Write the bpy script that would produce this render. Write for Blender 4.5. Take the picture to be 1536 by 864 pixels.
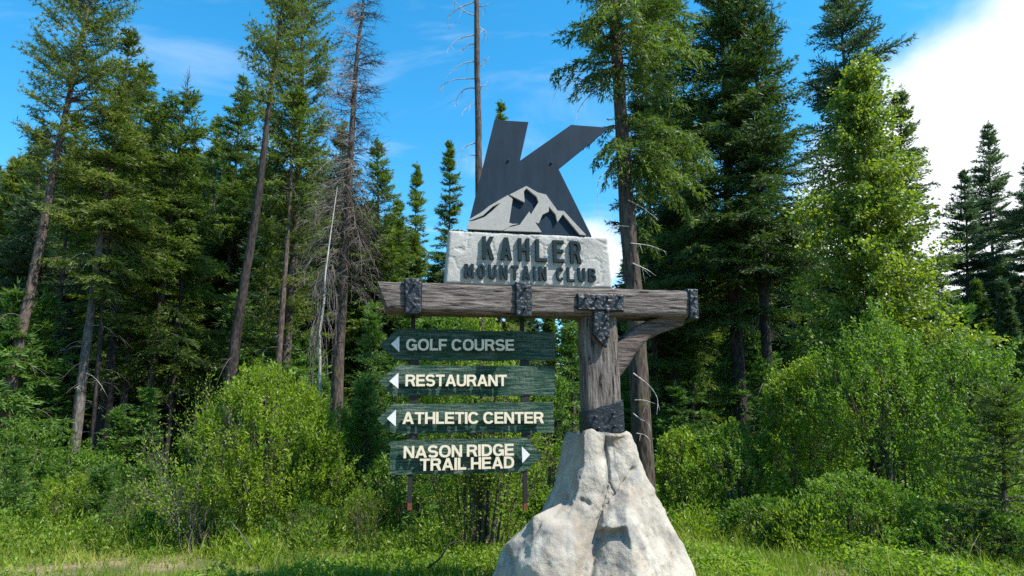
import bpy, math, random
import numpy as np
from math import pi, sin, cos, radians, sqrt
from mathutils import Matrix, Vector
from mathutils.geometry import tessellate_polygon

for o in list(bpy.data.objects): bpy.data.objects.remove(o)
SC = bpy.context.scene
COL = SC.collection

# ------------------------------------------------------------------ camera
EYE = np.array([0.0, 0.0, 1.6]); FPX = 981.0; PITCH = 13.0; ROLL = -0.9
_p, _r = radians(PITCH), radians(ROLL)
_R0 = np.array([1., 0, 0]); CF = np.array([0, cos(_p), sin(_p)]); _U0 = np.cross(_R0, CF)
CR = _R0*cos(_r) + _U0*sin(_r); CU = -_R0*sin(_r) + _U0*cos(_r)
cd = bpy.data.cameras.new('camera'); cam = bpy.data.objects.new('camera', cd); COL.objects.link(cam)
cd.sensor_width = 36; cd.lens = 36*FPX/1536; cd.clip_start = 0.1; cd.clip_end = 2000
m = Matrix.Identity(4)
for i in range(3):
    m[i][0] = CR[i]; m[i][1] = CU[i]; m[i][2] = -CF[i]; m[i][3] = EYE[i]
cam.matrix_world = m
SC.camera = cam
def ray(x, y): return CF + CR*(x-768)/FPX + CU*(432-y)/FPX
def at(x, y, Y):                       # the place at depth Y that the photograph shows at pixel x, y
    d = ray(x, y); return EYE + d*(Y/d[1])
def ground_at(x, Y):                   # ground point at depth Y under picture column x
    yy = 658.0
    for _ in range(5):
        P = at(x, yy, Y); yy += P[2]*FPX/Y
    return at(x, yy, Y)*np.array([1, 1, 0])

# ------------------------------------------------------------------ light
SUN = np.array([0.727, -0.312, 1.0]); SUN /= np.linalg.norm(SUN)
EL = math.asin(SUN[2]); AZ = math.atan2(SUN[0], SUN[1])
SKY_STRENGTH = 0.098
w = bpy.data.worlds.new('World'); SC.world = w; w.use_nodes = True
nt = w.node_tree; nt.nodes.clear()
def nd(nt, t, **k):
    n = nt.nodes.new(t)
    for a, v in k.items():
        if a == 'inp':
            for kk, vv in v.items(): n.inputs[kk].default_value = vv
        else: setattr(n, a, v)
    return n
sky = nd(nt, 'ShaderNodeTexSky', sky_type='NISHITA', sun_disc=False, sun_elevation=EL, sun_rotation=AZ,
         altitude=600, air_density=1.0, dust_density=0.35, ozone_density=2.5)
tc = nd(nt, 'ShaderNodeTexCoord')
L = nt.links.new
nrm = nd(nt, 'ShaderNodeVectorMath', operation='NORMALIZE'); L(tc.outputs['Generated'], nrm.inputs[0])
def mth(nt, op, a, b=None, c=None, clamp=False):
    n = nt.nodes.new('ShaderNodeMath'); n.operation = op; n.use_clamp = clamp
    for i, v in enumerate((a, b, c)):
        if v is None: continue
        if isinstance(v, (int, float)): n.inputs[i].default_value = v
        else: nt.links.new(v, n.inputs[i])
    return n.outputs[0]
sep = nd(nt, 'ShaderNodeSeparateXYZ'); L(nrm.outputs[0], sep.inputs[0])
# planar cloud-deck coordinates: direction divided by its height
zz = mth(nt, 'ADD', mth(nt, 'MAXIMUM', sep.outputs[2], 0.0), 0.12)
cx = mth(nt, 'DIVIDE', sep.outputs[0], zz); cy = mth(nt, 'DIVIDE', sep.outputs[1], zz)
cmb = nd(nt, 'ShaderNodeCombineXYZ'); L(cx, cmb.inputs[0]); L(cy, cmb.inputs[1])
n1 = nd(nt, 'ShaderNodeTexNoise', inp={'Scale': 1.15, 'Detail': 9, 'Roughness': 0.56, 'Distortion': 0.25}); L(cmb.outputs[0], n1.inputs['Vector'])
n2 = nd(nt, 'ShaderNodeTexNoise', inp={'Scale': 0.33, 'Detail': 3, 'Roughness': 0.5}); L(cmb.outputs[0], n2.inputs['Vector'])
# a large cloud bank stands in one direction (to the right of the sign), wisps elsewhere
def bank(px, py, wid, gain):
    d = ray(px, py); d = d/np.linalg.norm(d)
    dp = nd(nt, 'ShaderNodeVectorMath', operation='DISTANCE'); L(nrm.outputs[0], dp.inputs[0]); dp.inputs[1].default_value = tuple(d)
    return mth(nt, 'MULTIPLY', mth(nt, 'SUBTRACT', 1.0, mth(nt, 'DIVIDE', dp.outputs['Value'], wid), clamp=True), gain)
dens = mth(nt, 'ADD', mth(nt, 'MULTIPLY', n1.outputs[0], 0.62), mth(nt, 'MULTIPLY', n2.outputs[0], 0.38))
n3 = nd(nt, 'ShaderNodeTexNoise', inp={'Scale': 5.0, 'Detail': 8, 'Roughness': 0.6}); L(nrm.outputs[0], n3.inputs['Vector'])
dens = mth(nt, 'ADD', dens, mth(nt, 'MULTIPLY', mth(nt, 'SUBTRACT', n3.outputs[0], 0.5), 0.35))
bk = mth(nt, 'ADD', bank(1680, 350, 0.385, 1.5), bank(1420, 330, 0.15, 0.7))
bk = mth(nt, 'ADD', bk, bank(880, 400, 0.11, 0.42)); bk = mth(nt, 'ADD', bk, bank(30, 380, 0.12, 0.4))
bk = mth(nt, 'ADD', bk, bank(720, 250, 0.14, 0.13))
bk = mth(nt, 'MINIMUM', bk, 0.7)
dens = mth(nt, 'ADD', dens, bk)
rmp = nd(nt, 'ShaderNodeMapRange', interpolation_type='SMOOTHSTEP', inp={'From Min': 0.56, 'From Max': 0.86}); L(dens, rmp.inputs[0])
hsv = nd(nt, 'ShaderNodeHueSaturation', inp={'Saturation': 1.36, 'Hue': 0.484, 'Value': 1.85}); L(sky.outputs[0], hsv.inputs['Color'])
mx = nd(nt, 'ShaderNodeMix', data_type='RGBA'); 
n4 = nd(nt, 'ShaderNodeTexNoise', inp={'Scale': 2.1, 'Detail': 7, 'Roughness': 0.6, 'Distortion': 0.9}); mpw = nd(nt, 'ShaderNodeMapping'); mpw.inputs['Scale'].default_value = (.6, 1.5, 1); L(cmb.outputs[0], mpw.inputs[0]); L(mpw.outputs[0], n4.inputs['Vector'])
rw = nd(nt, 'ShaderNodeMapRange', interpolation_type='SMOOTHSTEP', inp={'From Min': 0.50, 'From Max': 0.78, 'To Max': 0.26}); L(n4.outputs[0], rw.inputs[0])
L(mth(nt, 'MAXIMUM', rmp.outputs[0], rw.outputs[0]), mx.inputs[0]); L(hsv.outputs[0], mx.inputs[6]); mx.inputs[7].default_value = (7.4, 7.7, 8.1, 1)
bg = nd(nt, 'ShaderNodeBackground', inp={'Strength': SKY_STRENGTH}); L(mx.outputs[2], bg.inputs[0])
wo = nd(nt, 'ShaderNodeOutputWorld'); L(bg.outputs[0], wo.inputs[0])

sl = bpy.data.lights.new('sun', 'SUN'); sl.energy = 5.0; sl.angle = radians(0.5); sl.color = (1.0, 0.955, 0.88)
so = bpy.data.objects.new('sun', sl); COL.objects.link(so)
so.rotation_euler = Vector(SUN).to_track_quat('Z', 'Y').to_euler()
so.location = (20, -5, 40)
SC.view_settings.view_transform = 'Standard'; SC.view_settings.look = 'None'
SC.view_settings.exposure = 0.8; SC.view_settings.gamma = 1.0
SC.render.engine = 'CYCLES'
SC.cycles.max_bounces = 7; SC.cycles.diffuse_bounces = 3; SC.cycles.transmission_bounces = 4; SC.cycles.transparent_max_bounces = 4
SC.cycles.use_denoising = False
try:
    SC.cycles.denoiser = 'OPENIMAGEDENOISE'; SC.cycles.denoising_prefilter = 'ACCURATE'
except Exception: pass

# ------------------------------------------------------------------ helpers
RNG = np.random.default_rng(7)
_tab = np.random.default_rng(99).random((64, 64, 64)).astype(np.float32)
def vnoise(P):
    P = np.asarray(P, float); i = np.floor(P).astype(int); f = P-i; f = f*f*(3-2*f)
    i0 = i & 63; i1 = (i+1) & 63
    def g(a, b, c): return _tab[a[:, 0], b[:, 1], c[:, 2]]
    x, y, z = f[:, 0], f[:, 1], f[:, 2]
    c00 = g(i0, i0, i0)*(1-x)+g(i1, i0, i0)*x; c10 = g(i0, i1, i0)*(1-x)+g(i1, i1, i0)*x
    c01 = g(i0, i0, i1)*(1-x)+g(i1, i0, i1)*x; c11 = g(i0, i1, i1)*(1-x)+g(i1, i1, i1)*x
    return ((c00*(1-y)+c10*y)*(1-z)+(c01*(1-y)+c11*y)*z)*2-1
def fbm(P, o=4, rough=0.5):
    P = np.asarray(P, float); s = 0; a = 1; t = 0
    for k in range(o): s = s+a*vnoise(P*(2**k)+k*17.3); t += a; a *= rough
    return s/t
def norm(v): v = np.asarray(v, float); return v/(np.linalg.norm(v, axis=-1, keepdims=True)+1e-9)

def mesh_np(name, V, F, mat=None, tint=None, smooth=False):
    """V (n,3); F an (m,k) index array, or a list of such arrays"""
    if not isinstance(F, list): F = [F]
    F = [np.asarray(f, np.int32) for f in F if len(f)]
    me = bpy.data.meshes.new(name); V = np.asarray(V, np.float32)
    me.vertices.add(len(V)); me.vertices.foreach_set('co', V.ravel())
    nl = sum(f.size for f in F); nf = sum(len(f) for f in F)
    me.loops.add(nl); me.polygons.add(nf)
    me.loops.foreach_set('vertex_index', np.concatenate([f.ravel() for f in F]))
    tot = np.concatenate([np.full(len(f), f.shape[1], np.int32) for f in F])
    st = np.concatenate([[0], np.cumsum(tot)[:-1]]).astype(np.int32)
    me.polygons.foreach_set('loop_start', st)
    me.polygons.foreach_set('loop_total', tot)
    me.update(calc_edges=True)
    me.polygons.foreach_set('use_smooth', np.full(nf, bool(smooth)))
    if tint is not None:
        a = me.attributes.new('tint', 'FLOAT', 'FACE'); a.data.foreach_set('value', np.asarray(tint, np.float32))
    if mat: me.materials.append(mat)
    return me
def link(name, me, parent=None, loc=None, rotz=0):
    o = bpy.data.objects.new(name, me); COL.objects.link(o)
    if parent: o.parent = parent
    if loc is not None: o.location = tuple(loc)
    if rotz: o.rotation_euler[2] = rotz
    return o
def tag(o, label=None, cat=None, group=None, kind=None):
    if label: o['label'] = label
    if cat: o['category'] = cat
    if group: o['group'] = group
    if kind: o['kind'] = kind
    return o
def thing(name, label, cat, loc=(0, 0, 0), rotz=0, group=None):
    return tag(link(name, None, None, loc, rotz), label, cat, group)

class Geo:
    def __init__(s): s.V = []; s.Q = []; s.T = []; s.n = 0; s.tq = []; s.tt = []
    def add(s, V, Q=None, T=None, tint=0.5):
        V = np.asarray(V, float)
        if Q is not None and len(Q):
            Q = np.asarray(Q)+s.n; s.Q.append(Q); s.tq.append(np.broadcast_to(tint, (len(Q),)).astype(float))
        if T is not None and len(T):
            T = np.asarray(T)+s.n; s.T.append(T); s.tt.append(np.broadcast_to(tint, (len(T),)).astype(float))
        s.V.append(V); s.n += len(V)
    def mesh(s, name, mat, smooth=False, tint=False):
        F = []; t = []
        if s.Q: F.append(np.concatenate(s.Q)); t += s.tq
        if s.T: F.append(np.concatenate(s.T)); t += s.tt
        return mesh_np(name, np.concatenate(s.V), F, mat, np.concatenate(t) if tint else None, smooth)

def tube(g, pts, rad, sides=6, tint=0.5, cap=True, rough=0.0, seed=0):
    pts = np.asarray(pts, float); k = len(pts); rad = np.broadcast_to(rad, (k,)).astype(float)
    t = norm(np.gradient(pts, axis=0)); up = np.array([0, 0, 1.]) if abs(t[0][2]) < .9 else np.array([1., 0, 0])
    a = norm(np.cross(t, up)); b = np.cross(t, a)
    th = np.arange(sides)*2*pi/sides
    V = pts[:, None]+rad[:, None, None]*(np.cos(th)[None, :, None]*a[:, None]+np.sin(th)[None, :, None]*b[:, None])
    if rough:
        n = fbm(V.reshape(-1, 3)*[6, 6, 1.5]+seed, 3).reshape(k, sides, 1)
        V = pts[:, None]+(V-pts[:, None])*(1+rough*n)
    V = V.reshape(-1, 3)
    i = np.arange(k-1)[:, None]*sides; j = np.arange(sides)[None]; j2 = (j+1) % sides
    Q = np.stack([i+j, i+j2, i+sides+j2, i+sides+j], -1).reshape(-1, 4)
    g.add(V, Q=Q, tint=tint)
    if cap:
        c = g.n; g.add(np.array([pts[0], pts[-1]])); 
        T = [[c, c-k*sides+(q+1) % sides, c-k*sides+q] for q in range(sides)]+[[c+1, c-sides+q, c-sides+(q+1) % sides] for q in range(sides)]
        g.T.append(np.array(T)); g.tt.append(np.full(len(T), 0.5))
def tubes_batch(g, P, Rd, sides=3, tint=0.5):
    """many tubes of k points each: P (n,k,3), Rd (n,k)"""
    P = np.asarray(P, float); n, k = P.shape[:2]
    if n == 0: return
    t = norm(np.gradient(P, axis=1)); a = norm(np.cross(t, np.array([0.13, 0.21, 1.]))); b = np.cross(t, a)
    th = np.arange(sides)*2*pi/sides
    V = P[:, :, None]+Rd[:, :, None, None]*(np.cos(th)[:, None]*a[:, :, None]+np.sin(th)[:, None]*b[:, :, None])
    base = (np.arange(n)*k*sides)[:, None, None]; i = (np.arange(k-1)*sides)[None, :, None]; j = np.arange(sides)[None, None]; j2 = (j+1) % sides
    Q = np.stack([base+i+j, base+i+j2, base+i+sides+j2, base+i+sides+j], -1).reshape(-1, 4)
    g.add(V.reshape(-1, 3), Q=Q, tint=tint)
def tufts(g, P, D, Ln, W, k, spread, tint, rng):
    """k slim pointed blades fanned round direction D at each point P"""
    n = len(P)
    if n == 0: return
    P = np.repeat(P, k, 0); D = np.repeat(D, k, 0); Ln = np.repeat(np.broadcast_to(Ln, (n,)), k)*rng.uniform(.7, 1.25, n*k)
    W = np.repeat(np.broadcast_to(W, (n,)), k)*rng.uniform(.7, 1.3, n*k)
    d = norm(D+spread*rng.normal(size=(n*k, 3))); s = norm(np.cross(d, rng.normal(size=(n*k, 3))))
    b = P+rng.normal(size=(n*k, 3))*Ln[:, None]*.12
    V = np.stack([b-s*W[:, None]/2, b+s*W[:, None]/2, b+d*Ln[:, None]], 1).reshape(-1, 3)
    T = np.arange(n*k*3).reshape(-1, 3)
    g.add(V, T=T, tint=np.repeat(np.broadcast_to(tint, (n,)), k)+rng.normal(size=n*k)*.06)
def leaves(g, P, D, Ln, W, tint, rng, face_up=0.3):
    """kite leaves, folded a little along the midrib"""
    n = len(P)
    if n == 0: return
    Ln = np.broadcast_to(Ln, (n,))*rng.uniform(.7, 1.25, n); W = np.broadcast_to(W, (n,))*rng.uniform(.75, 1.25, n)
    d = norm(D); up = norm(rng.normal(size=(n, 3))+np.array([0, 0, face_up])*3); s = norm(np.cross(d, up)); u = np.cross(s, d)
    mid = P+d*Ln[:, None]*.45
    V = np.stack([P, mid+s*W[:, None]/2+u*W[:, None]*.12, P+d*Ln[:, None], mid-s*W[:, None]/2+u*W[:, None]*.12], 1).reshape(-1, 3)
    i = np.arange(n)[:, None]*4
    T = np.concatenate([i+[0, 1, 2], i+[0, 2, 3]], 1).reshape(-1, 3)
    g.add(V, T=T, tint=np.repeat(np.broadcast_to(tint, (n,))+rng.normal(size=n)*.08, 2))

# ------------------------------------------------------------------ materials
def new_mat(name):
    m = bpy.data.materials.new(name); m.use_nodes = True; nt = m.node_tree; nt.nodes.clear()
    out = nd(nt, 'ShaderNodeOutputMaterial'); return m, nt, out
def ramp(nt, fac, stops):
    r = nt.nodes.new('ShaderNodeValToRGB'); e = r.color_ramp.elements
    while len(e) < len(stops): e.new(0.5)
    for q, (p, c) in zip(e, stops): q.position = p; q.color = (*c, 1)
    nt.links.new(fac, r.inputs[0]); return r.outputs[0]
def noise_n(nt, vec, scale, detail=5, rough=0.55, mapping=None, dist=0):
    if mapping:
        mp = nd(nt, 'ShaderNodeMapping'); mp.inputs['Scale'].default_value = mapping; nt.links.new(vec, mp.inputs[0]); vec = mp.outputs[0]
    n = nd(nt, 'ShaderNodeTexNoise', inp={'Scale': scale, 'Detail': detail, 'Roughness': rough, 'Distortion': dist}); nt.links.new(vec, n.inputs['Vector'])
    return n.outputs[0]
def foliage_mat(name, dark, mid, light, transl=0.35, rough=0.55, tcol=None, spec=.35):
    m, nt, out = new_mat(name)
    at_ = nd(nt, 'ShaderNodeAttribute', attribute_name='tint')
    oi = nd(nt, 'ShaderNodeObjectInfo')
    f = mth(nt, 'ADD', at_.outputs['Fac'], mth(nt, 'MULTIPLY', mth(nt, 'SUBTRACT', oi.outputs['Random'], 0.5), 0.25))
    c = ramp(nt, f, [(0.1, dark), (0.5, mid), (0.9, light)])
    p = nd(nt, 'ShaderNodeBsdfPrincipled', inp={'Roughness': rough, 'Specular IOR Level': spec}); nt.links.new(c, p.inputs['Base Color'])
    t = nd(nt, 'ShaderNodeBsdfTranslucent')
    mxc = nd(nt, 'ShaderNodeMix', data_type='RGBA', blend_type='MULTIPLY'); mxc.inputs[0].default_value = 1
    nt.links.new(c, mxc.inputs[6]); mxc.inputs[7].default_value = (*(tcol or (1.5, 1.7, 0.6)), 1); nt.links.new(mxc.outputs[2], t.inputs[0])
    mix = nd(nt, 'ShaderNodeMixShader'); mix.inputs[0].default_value = transl
    nt.links.new(p.outputs[0], mix.inputs[1]); nt.links.new(t.outputs[0], mix.inputs[2]); nt.links.new(mix.outputs[0], out.inputs[0])
    return m
M = {}
M['fir'] = foliage_mat('fir_needles', (.032, .058, .011), (.078, .122, .02), (.135, .185, .028), .35)
M['darkfir'] = foliage_mat('deep_green_needles', (.022, .048, .012), (.048, .085, .02), (.085, .13, .026), .3)
M['fir_bright'] = foliage_mat('young_fir_needles', (.04, .09, .018), (.08, .155, .03), (.13, .22, .04), .35)
M['bluefir'] = foliage_mat('blue_green_needles', (.024, .05, .024), (.055, .095, .046), (.095, .14, .065), .28)
M['pine'] = foliage_mat('pine_needles', (.045, .068, .012), (.10, .135, .022), (.16, .19, .03), .33)
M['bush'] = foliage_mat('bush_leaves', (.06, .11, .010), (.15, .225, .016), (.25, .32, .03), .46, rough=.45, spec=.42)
M['birch'] = foliage_mat('birch_leaves', (.07, .115, .014), (.17, .22, .026), (.30, .34, .055), .40, rough=.42, spec=.5)
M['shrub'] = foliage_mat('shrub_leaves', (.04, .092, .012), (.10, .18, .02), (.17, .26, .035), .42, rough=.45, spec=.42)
M['grass'] = foliage_mat('grass_blades', (.09, .15, .016), (.19, .26, .028), (.33, .34, .07), .45)
M['weed'] = foliage_mat('weed_leaves', (.06, .12, .012), (.14, .225, .02), (.23, .31, .035), .45)
M['twig'] = foliage_mat('dead_twigs', (.06, .045, .038), (.11, .085, .07), (.18, .145, .12), .0)
M['white'] = foliage_mat('flower_petals', (.6, .6, .55), (.7, .7, .66), (.8, .8, .78), .2)

def bark_mat(name, c0, c1, c2, moss=0.0, mosscol=(.09, .10, .02), sc=1.0):
    m, nt, out = new_mat(name)
    tc = nd(nt, 'ShaderNodeTexCoord'); v = tc.outputs['Object']
    n1 = noise_n(nt, v, 9*sc, 8, .65, (1, 1, .22), .6); n2 = noise_n(nt, v, 1.1, 4)
    vo = nd(nt, 'ShaderNodeTexVoronoi', inp={'Scale': 22*sc}); mp = nd(nt, 'ShaderNodeMapping'); mp.inputs['Scale'].default_value = (1, 1, .28)
    nt.links.new(v, mp.inputs[0]); nt.links.new(mp.outputs[0], vo.inputs['Vector'])
    f = mth(nt, 'ADD', mth(nt, 'MULTIPLY', n1, .75), mth(nt, 'MULTIPLY', vo.outputs['Distance'], .35))
    c = ramp(nt, f, [(.3, c0), (.5, c1), (.72, c2)])
    if moss:
        mf = nd(nt, 'ShaderNodeMapRange', inp={'From Min': .62-moss*.3, 'From Max': .72-moss*.3}); nt.links.new(n2, mf.inputs[0])
        mm = nd(nt, 'ShaderNodeMix', data_type='RGBA'); nt.links.new(mf.outputs[0], mm.inputs[0]); nt.links.new(c, mm.inputs[6]); mm.inputs[7].default_value = (*mosscol, 1); c = mm.outputs[2]
    b = nd(nt, 'ShaderNodeBump', inp={'Strength': .9, 'Distance': .03}); nt.links.new(f, b.inputs['Height'])
    p = nd(nt, 'ShaderNodeBsdfPrincipled', inp={'Roughness': .9, 'Specular IOR Level': .15}); nt.links.new(c, p.inputs['Base Color']); nt.links.new(b.outputs[0], p.inputs['Normal'])
    nt.links.new(p.outputs[0], out.inputs[0]); return m
M['bark'] = bark_mat('conifer_bark', (.018, .013, .012), (.058, .045, .038), (.12, .095, .08))
M['bark_red'] = bark_mat('pine_bark', (.024, .017, .014), (.075, .055, .046), (.15, .115, .095))
M['bark_dark'] = bark_mat('dark_bark', (.010, .008, .007), (.028, .022, .020), (.06, .05, .044))
M['bark_moss'] = bark_mat('lichen_bark', (.016, .012, .010), (.055, .042, .034), (.11, .088, .07), .16, (.11, .095, .02))
M['bark_grey'] = bark_mat('weathered_bark', (.035, .03, .026), (.09, .077, .068), (.18, .16, .145))
M['deadwood'] = bark_mat('bleached_deadwood', (.16, .14, .12), (.34, .31, .28), (.5, .47, .43))
M['stem'] = bark_mat('shrub_bark', (.025, .02, .014), (.065, .052, .038), (.12, .10, .075))

def wood_mat(name, axis, c=((.014, .012, .011), (.10, .087, .079), (.235, .212, .193))):
    m, nt, out = new_mat(name)
    tc = nd(nt, 'ShaderNodeTexCoord'); v = tc.outputs['Object']
    st = {'x': (.35, 3.2, 3.2), 'z': (3.2, 3.2, .35)}[axis]; st2 = {'x': (.12, 1, 1), 'z': (1, 1, .12)}[axis]
    g1 = noise_n(nt, v, 9, 10, .7, st, .5); g2 = noise_n(nt, v, 34, 6, .6, st2, .3); g3 = noise_n(nt, v, 2.2, 4); g4 = noise_n(nt, v, 60, 3, .6)
    f = mth(nt, 'ADD', mth(nt, 'MULTIPLY', g1, .5), mth(nt, 'MULTIPLY', g2, .5))
    c_ = ramp(nt, f, [(.40, c[0]), (.455, c[1]), (.60, c[2])])
    tone = ramp(nt, g3, [(.35, (.88, .84, .82)), (.65, (1.15, 1.1, 1.06))])
    mm = nd(nt, 'ShaderNodeMix', data_type='RGBA', blend_type='MULTIPLY'); mm.inputs[0].default_value = 1; nt.links.new(c_, mm.inputs[6]); nt.links.new(tone, mm.inputs[7])
    h = mth(nt, 'ADD', f, mth(nt, 'MULTIPLY', g4, .06))
    b = nd(nt, 'ShaderNodeBump', inp={'Strength': 1.0, 'Distance': .06}); nt.links.new(h, b.inputs['Height'])
    p = nd(nt, 'ShaderNodeBsdfPrincipled', inp={'Roughness': .85, 'Specular IOR Level': .2}); nt.links.new(mm.outputs[2], p.inputs['Base Color']); nt.links.new(b.outputs[0], p.inputs['Normal'])
    nt.links.new(p.outputs[0], out.inputs[0]); return m
M['beam'] = wood_mat('weathered_beam', 'x'); M['post'] = wood_mat('weathered_post', 'z')
M['brace'] = wood_mat('weathered_brace', 'x', ((.03, .025, .022), (.10, .08, .072), (.19, .16, .145)))

def simple_mat(name, col, rough=.6, bump=None, metal=0, spec=.4, var=0.0, vscale=8, mapping=None, bscale=40, bdetail=5):
    m, nt, out = new_mat(name); tc = nd(nt, 'ShaderNodeTexCoord'); v = tc.outputs['Object']
    p = nd(nt, 'ShaderNodeBsdfPrincipled', inp={'Base Color': (*col, 1), 'Roughness': rough, 'Metallic': metal, 'Specular IOR Level': spec})
    if var:
        n = noise_n(nt, v, vscale, 6, .6, mapping)
        c = ramp(nt, n, [(.3, tuple(x*(1-var) for x in col)), (.7, tuple(min(1, x*(1+var)) for x in col))]); nt.links.new(c, p.inputs['Base Color'])
    if bump:
        n = noise_n(nt, v, bscale, bdetail, .6, mapping); b = nd(nt, 'ShaderNodeBump', inp={'Strength': bump[0], 'Distance': bump[1]}); nt.links.new(n, b.inputs['Height']); nt.links.new(b.outputs[0], p.inputs['Normal'])
    nt.links.new(p.outputs[0], out.inputs[0]); return m
M['iron'] = simple_mat('forged_iron', (.011, .015, .019), .42, (.8, .010), .0, .45, .4, 30, None, 38)
M['pole'] = simple_mat('black_steel', (.018, .016, .017), .6, None, 0, .3, .3, 20)
M['rust'] = simple_mat('rusted_steel', (.16, .05, .03), .85, (.5, .004), 0, .2, .4, 40)
M['slate'] = simple_mat('slate_painted_steel', (.011, .025, .041), .66, (.12, .002), 0, .12, .28, 4, (2, 1, .5))
M['mountain'] = simple_mat('pale_textured_panel', (.34, .325, .30), .8, (.35, .004), 0, .2, .08, 20, None, 120)
M['letter_dark'] = simple_mat('slate_letter_paint', (.015, .029, .034), .8, (.4, .005), 0, .12, .3, 40)
M['letter_cream'] = simple_mat('cream_letter_paint', (.66, .57, .42), .6, (.2, .002), 0, .3, .06, 30)
M['letter_white'] = simple_mat('white_paint', (.66, .64, .62), .6, (.2, .002), 0, .3, .04, 30)

def board_mat():
    m, nt, out = new_mat('green_weathered_board'); tc = nd(nt, 'ShaderNodeTexCoord'); v = tc.outputs['Object']
    oi = nd(nt, 'ShaderNodeObjectInfo')
    va = nd(nt, 'ShaderNodeVectorMath', operation='ADD'); nt.links.new(v, va.inputs[0]); nt.links.new(oi.outputs['Random'], va.inputs[1]); v = va.outputs[0]
    g = noise_n(nt, v, 20, 8, .7, (.2, 1, 2.4), .5); w_ = noise_n(nt, v, 2.6, 5, .6, (.7, 1, 1.6)); c2 = noise_n(nt, v, 80, 4, .6, (.5, 1, 1)); gx = noise_n(nt, v, 34, 4, .6, (2.2, 1, .25))
    f = mth(nt, 'ADD', g, mth(nt, 'MULTIPLY', mth(nt, 'SUBTRACT', w_, .5), .38))
    f = mth(nt, 'ADD', f, mth(nt, 'MULTIPLY', mth(nt, 'SUBTRACT', gx, .5), .22))
    c = ramp(nt, f, [(.28, (.006, .030, .022)), (.44, (.022, .060, .040)), (.56, (.070, .108, .082)), (.72, (.19, .215, .175))])
    b = nd(nt, 'ShaderNodeBump', inp={'Strength': .9, 'Distance': .02}); nt.links.new(mth(nt, 'ADD', mth(nt, 'ADD', g, mth(nt, 'MULTIPLY', gx, .4)), mth(nt, 'MULTIPLY', c2, .25)), b.inputs['Height'])
    p = nd(nt, 'ShaderNodeBsdfPrincipled', inp={'Roughness': .85, 'Specular IOR Level': .12}); nt.links.new(c, p.inputs['Base Color']); nt.links.new(b.outputs[0], p.inputs['Normal'])
    nt.links.new(p.outputs[0], out.inputs[0]); return m
M['board'] = board_mat()
def plaster_mat():
    m, nt, out = new_mat('trowelled_stone_plaque'); tc = nd(nt, 'ShaderNodeTexCoord'); v = tc.outputs['Object']
    n1 = noise_n(nt, v, 5, 6, .6, (1, 1, 1.3), 1.4); n2 = noise_n(nt, v, 45, 5, .6); n3 = noise_n(nt, v, 2.3, 4)
    rg = mth(nt, 'ABSOLUTE', mth(nt, 'SUBTRACT', n1, .5))
    cr = nd(nt, 'ShaderNodeMapRange', inp={'From Min': 0, 'From Max': .035, 'To Min': 0, 'To Max': 1}); nt.links.new(rg, cr.inputs[0])
    c = ramp(nt, n3, [(.3, (.33, .315, .285)), (.7, (.45, .43, .395))])
    h = mth(nt, 'ADD', mth(nt, 'MULTIPLY', cr.outputs[0], .5), mth(nt, 'ADD', mth(nt, 'MULTIPLY', n2, .3), mth(nt, 'MULTIPLY', n1, 1.6)))
    b = nd(nt, 'ShaderNodeBump', inp={'Strength': .38, 'Distance': .02}); nt.links.new(h, b.inputs['Height'])
    p = nd(nt, 'ShaderNodeBsdfPrincipled', inp={'Roughness': .9, 'Specular IOR Level': .2}); nt.links.new(c, p.inputs['Base Color']); nt.links.new(b.outputs[0], p.inputs['Normal'])
    nt.links.new(p.outputs[0], out.inputs[0]); return m
M['plaque'] = plaster_mat()
def rock_mat():
    m, nt, out = new_mat('pale_granite_rock'); tc = nd(nt, 'ShaderNodeTexCoord'); v = tc.outputs['Object']
    n1 = noise_n(nt, v, 1.7, 7, .62, None, .6); n2 = noise_n(nt, v, 3.1, 8, .65); n3 = noise_n(nt, v, 26, 8, .7); n4 = noise_n(nt, v, 90, 4, .6)
    st = noise_n(nt, v, 5, 6, .6, (1, 1, .25), .8)
    c = ramp(nt, n1, [(.25, (.11, .102, .09)), (.43, (.27, .242, .20)), (.60, (.42, .388, .325))])
    tan = nd(nt, 'ShaderNodeMapRange', inp={'From Min': .5, 'From Max': .72}); nt.links.new(n2, tan.inputs[0])
    m1 = nd(nt, 'ShaderNodeMix', data_type='RGBA'); nt.links.new(mth(nt, 'MULTIPLY', tan.outputs[0], .65), m1.inputs[0]); nt.links.new(c, m1.inputs[6]); m1.inputs[7].default_value = (.31, .215, .145, 1)
    sg = nd(nt, 'ShaderNodeMapRange', inp={'From Min': .53, 'From Max': .66}); nt.links.new(st, sg.inputs[0])
    m2 = nd(nt, 'ShaderNodeMix', data_type='RGBA'); nt.links.new(mth(nt, 'MULTIPLY', sg.outputs[0], .65), m2.inputs[0]); nt.links.new(m1.outputs[2], m2.inputs[6]); m2.inputs[7].default_value = (.14, .145, .155, 1)
    h = mth(nt, 'ADD', n3, mth(nt, 'MULTIPLY', n4, .35))
    b = nd(nt, 'ShaderNodeBump', inp={'Strength': .6, 'Distance': .025}); nt.links.new(h, b.inputs['Height'])
    p = nd(nt, 'ShaderNodeBsdfPrincipled', inp={'Roughness': .88, 'Specular IOR Level': .25}); nt.links.new(m2.outputs[2], p.inputs['Base Color']); nt.links.new(b.outputs[0], p.inputs['Normal'])
    nt.links.new(p.outputs[0], out.inputs[0]); return m
M['rock'] = rock_mat()
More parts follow.
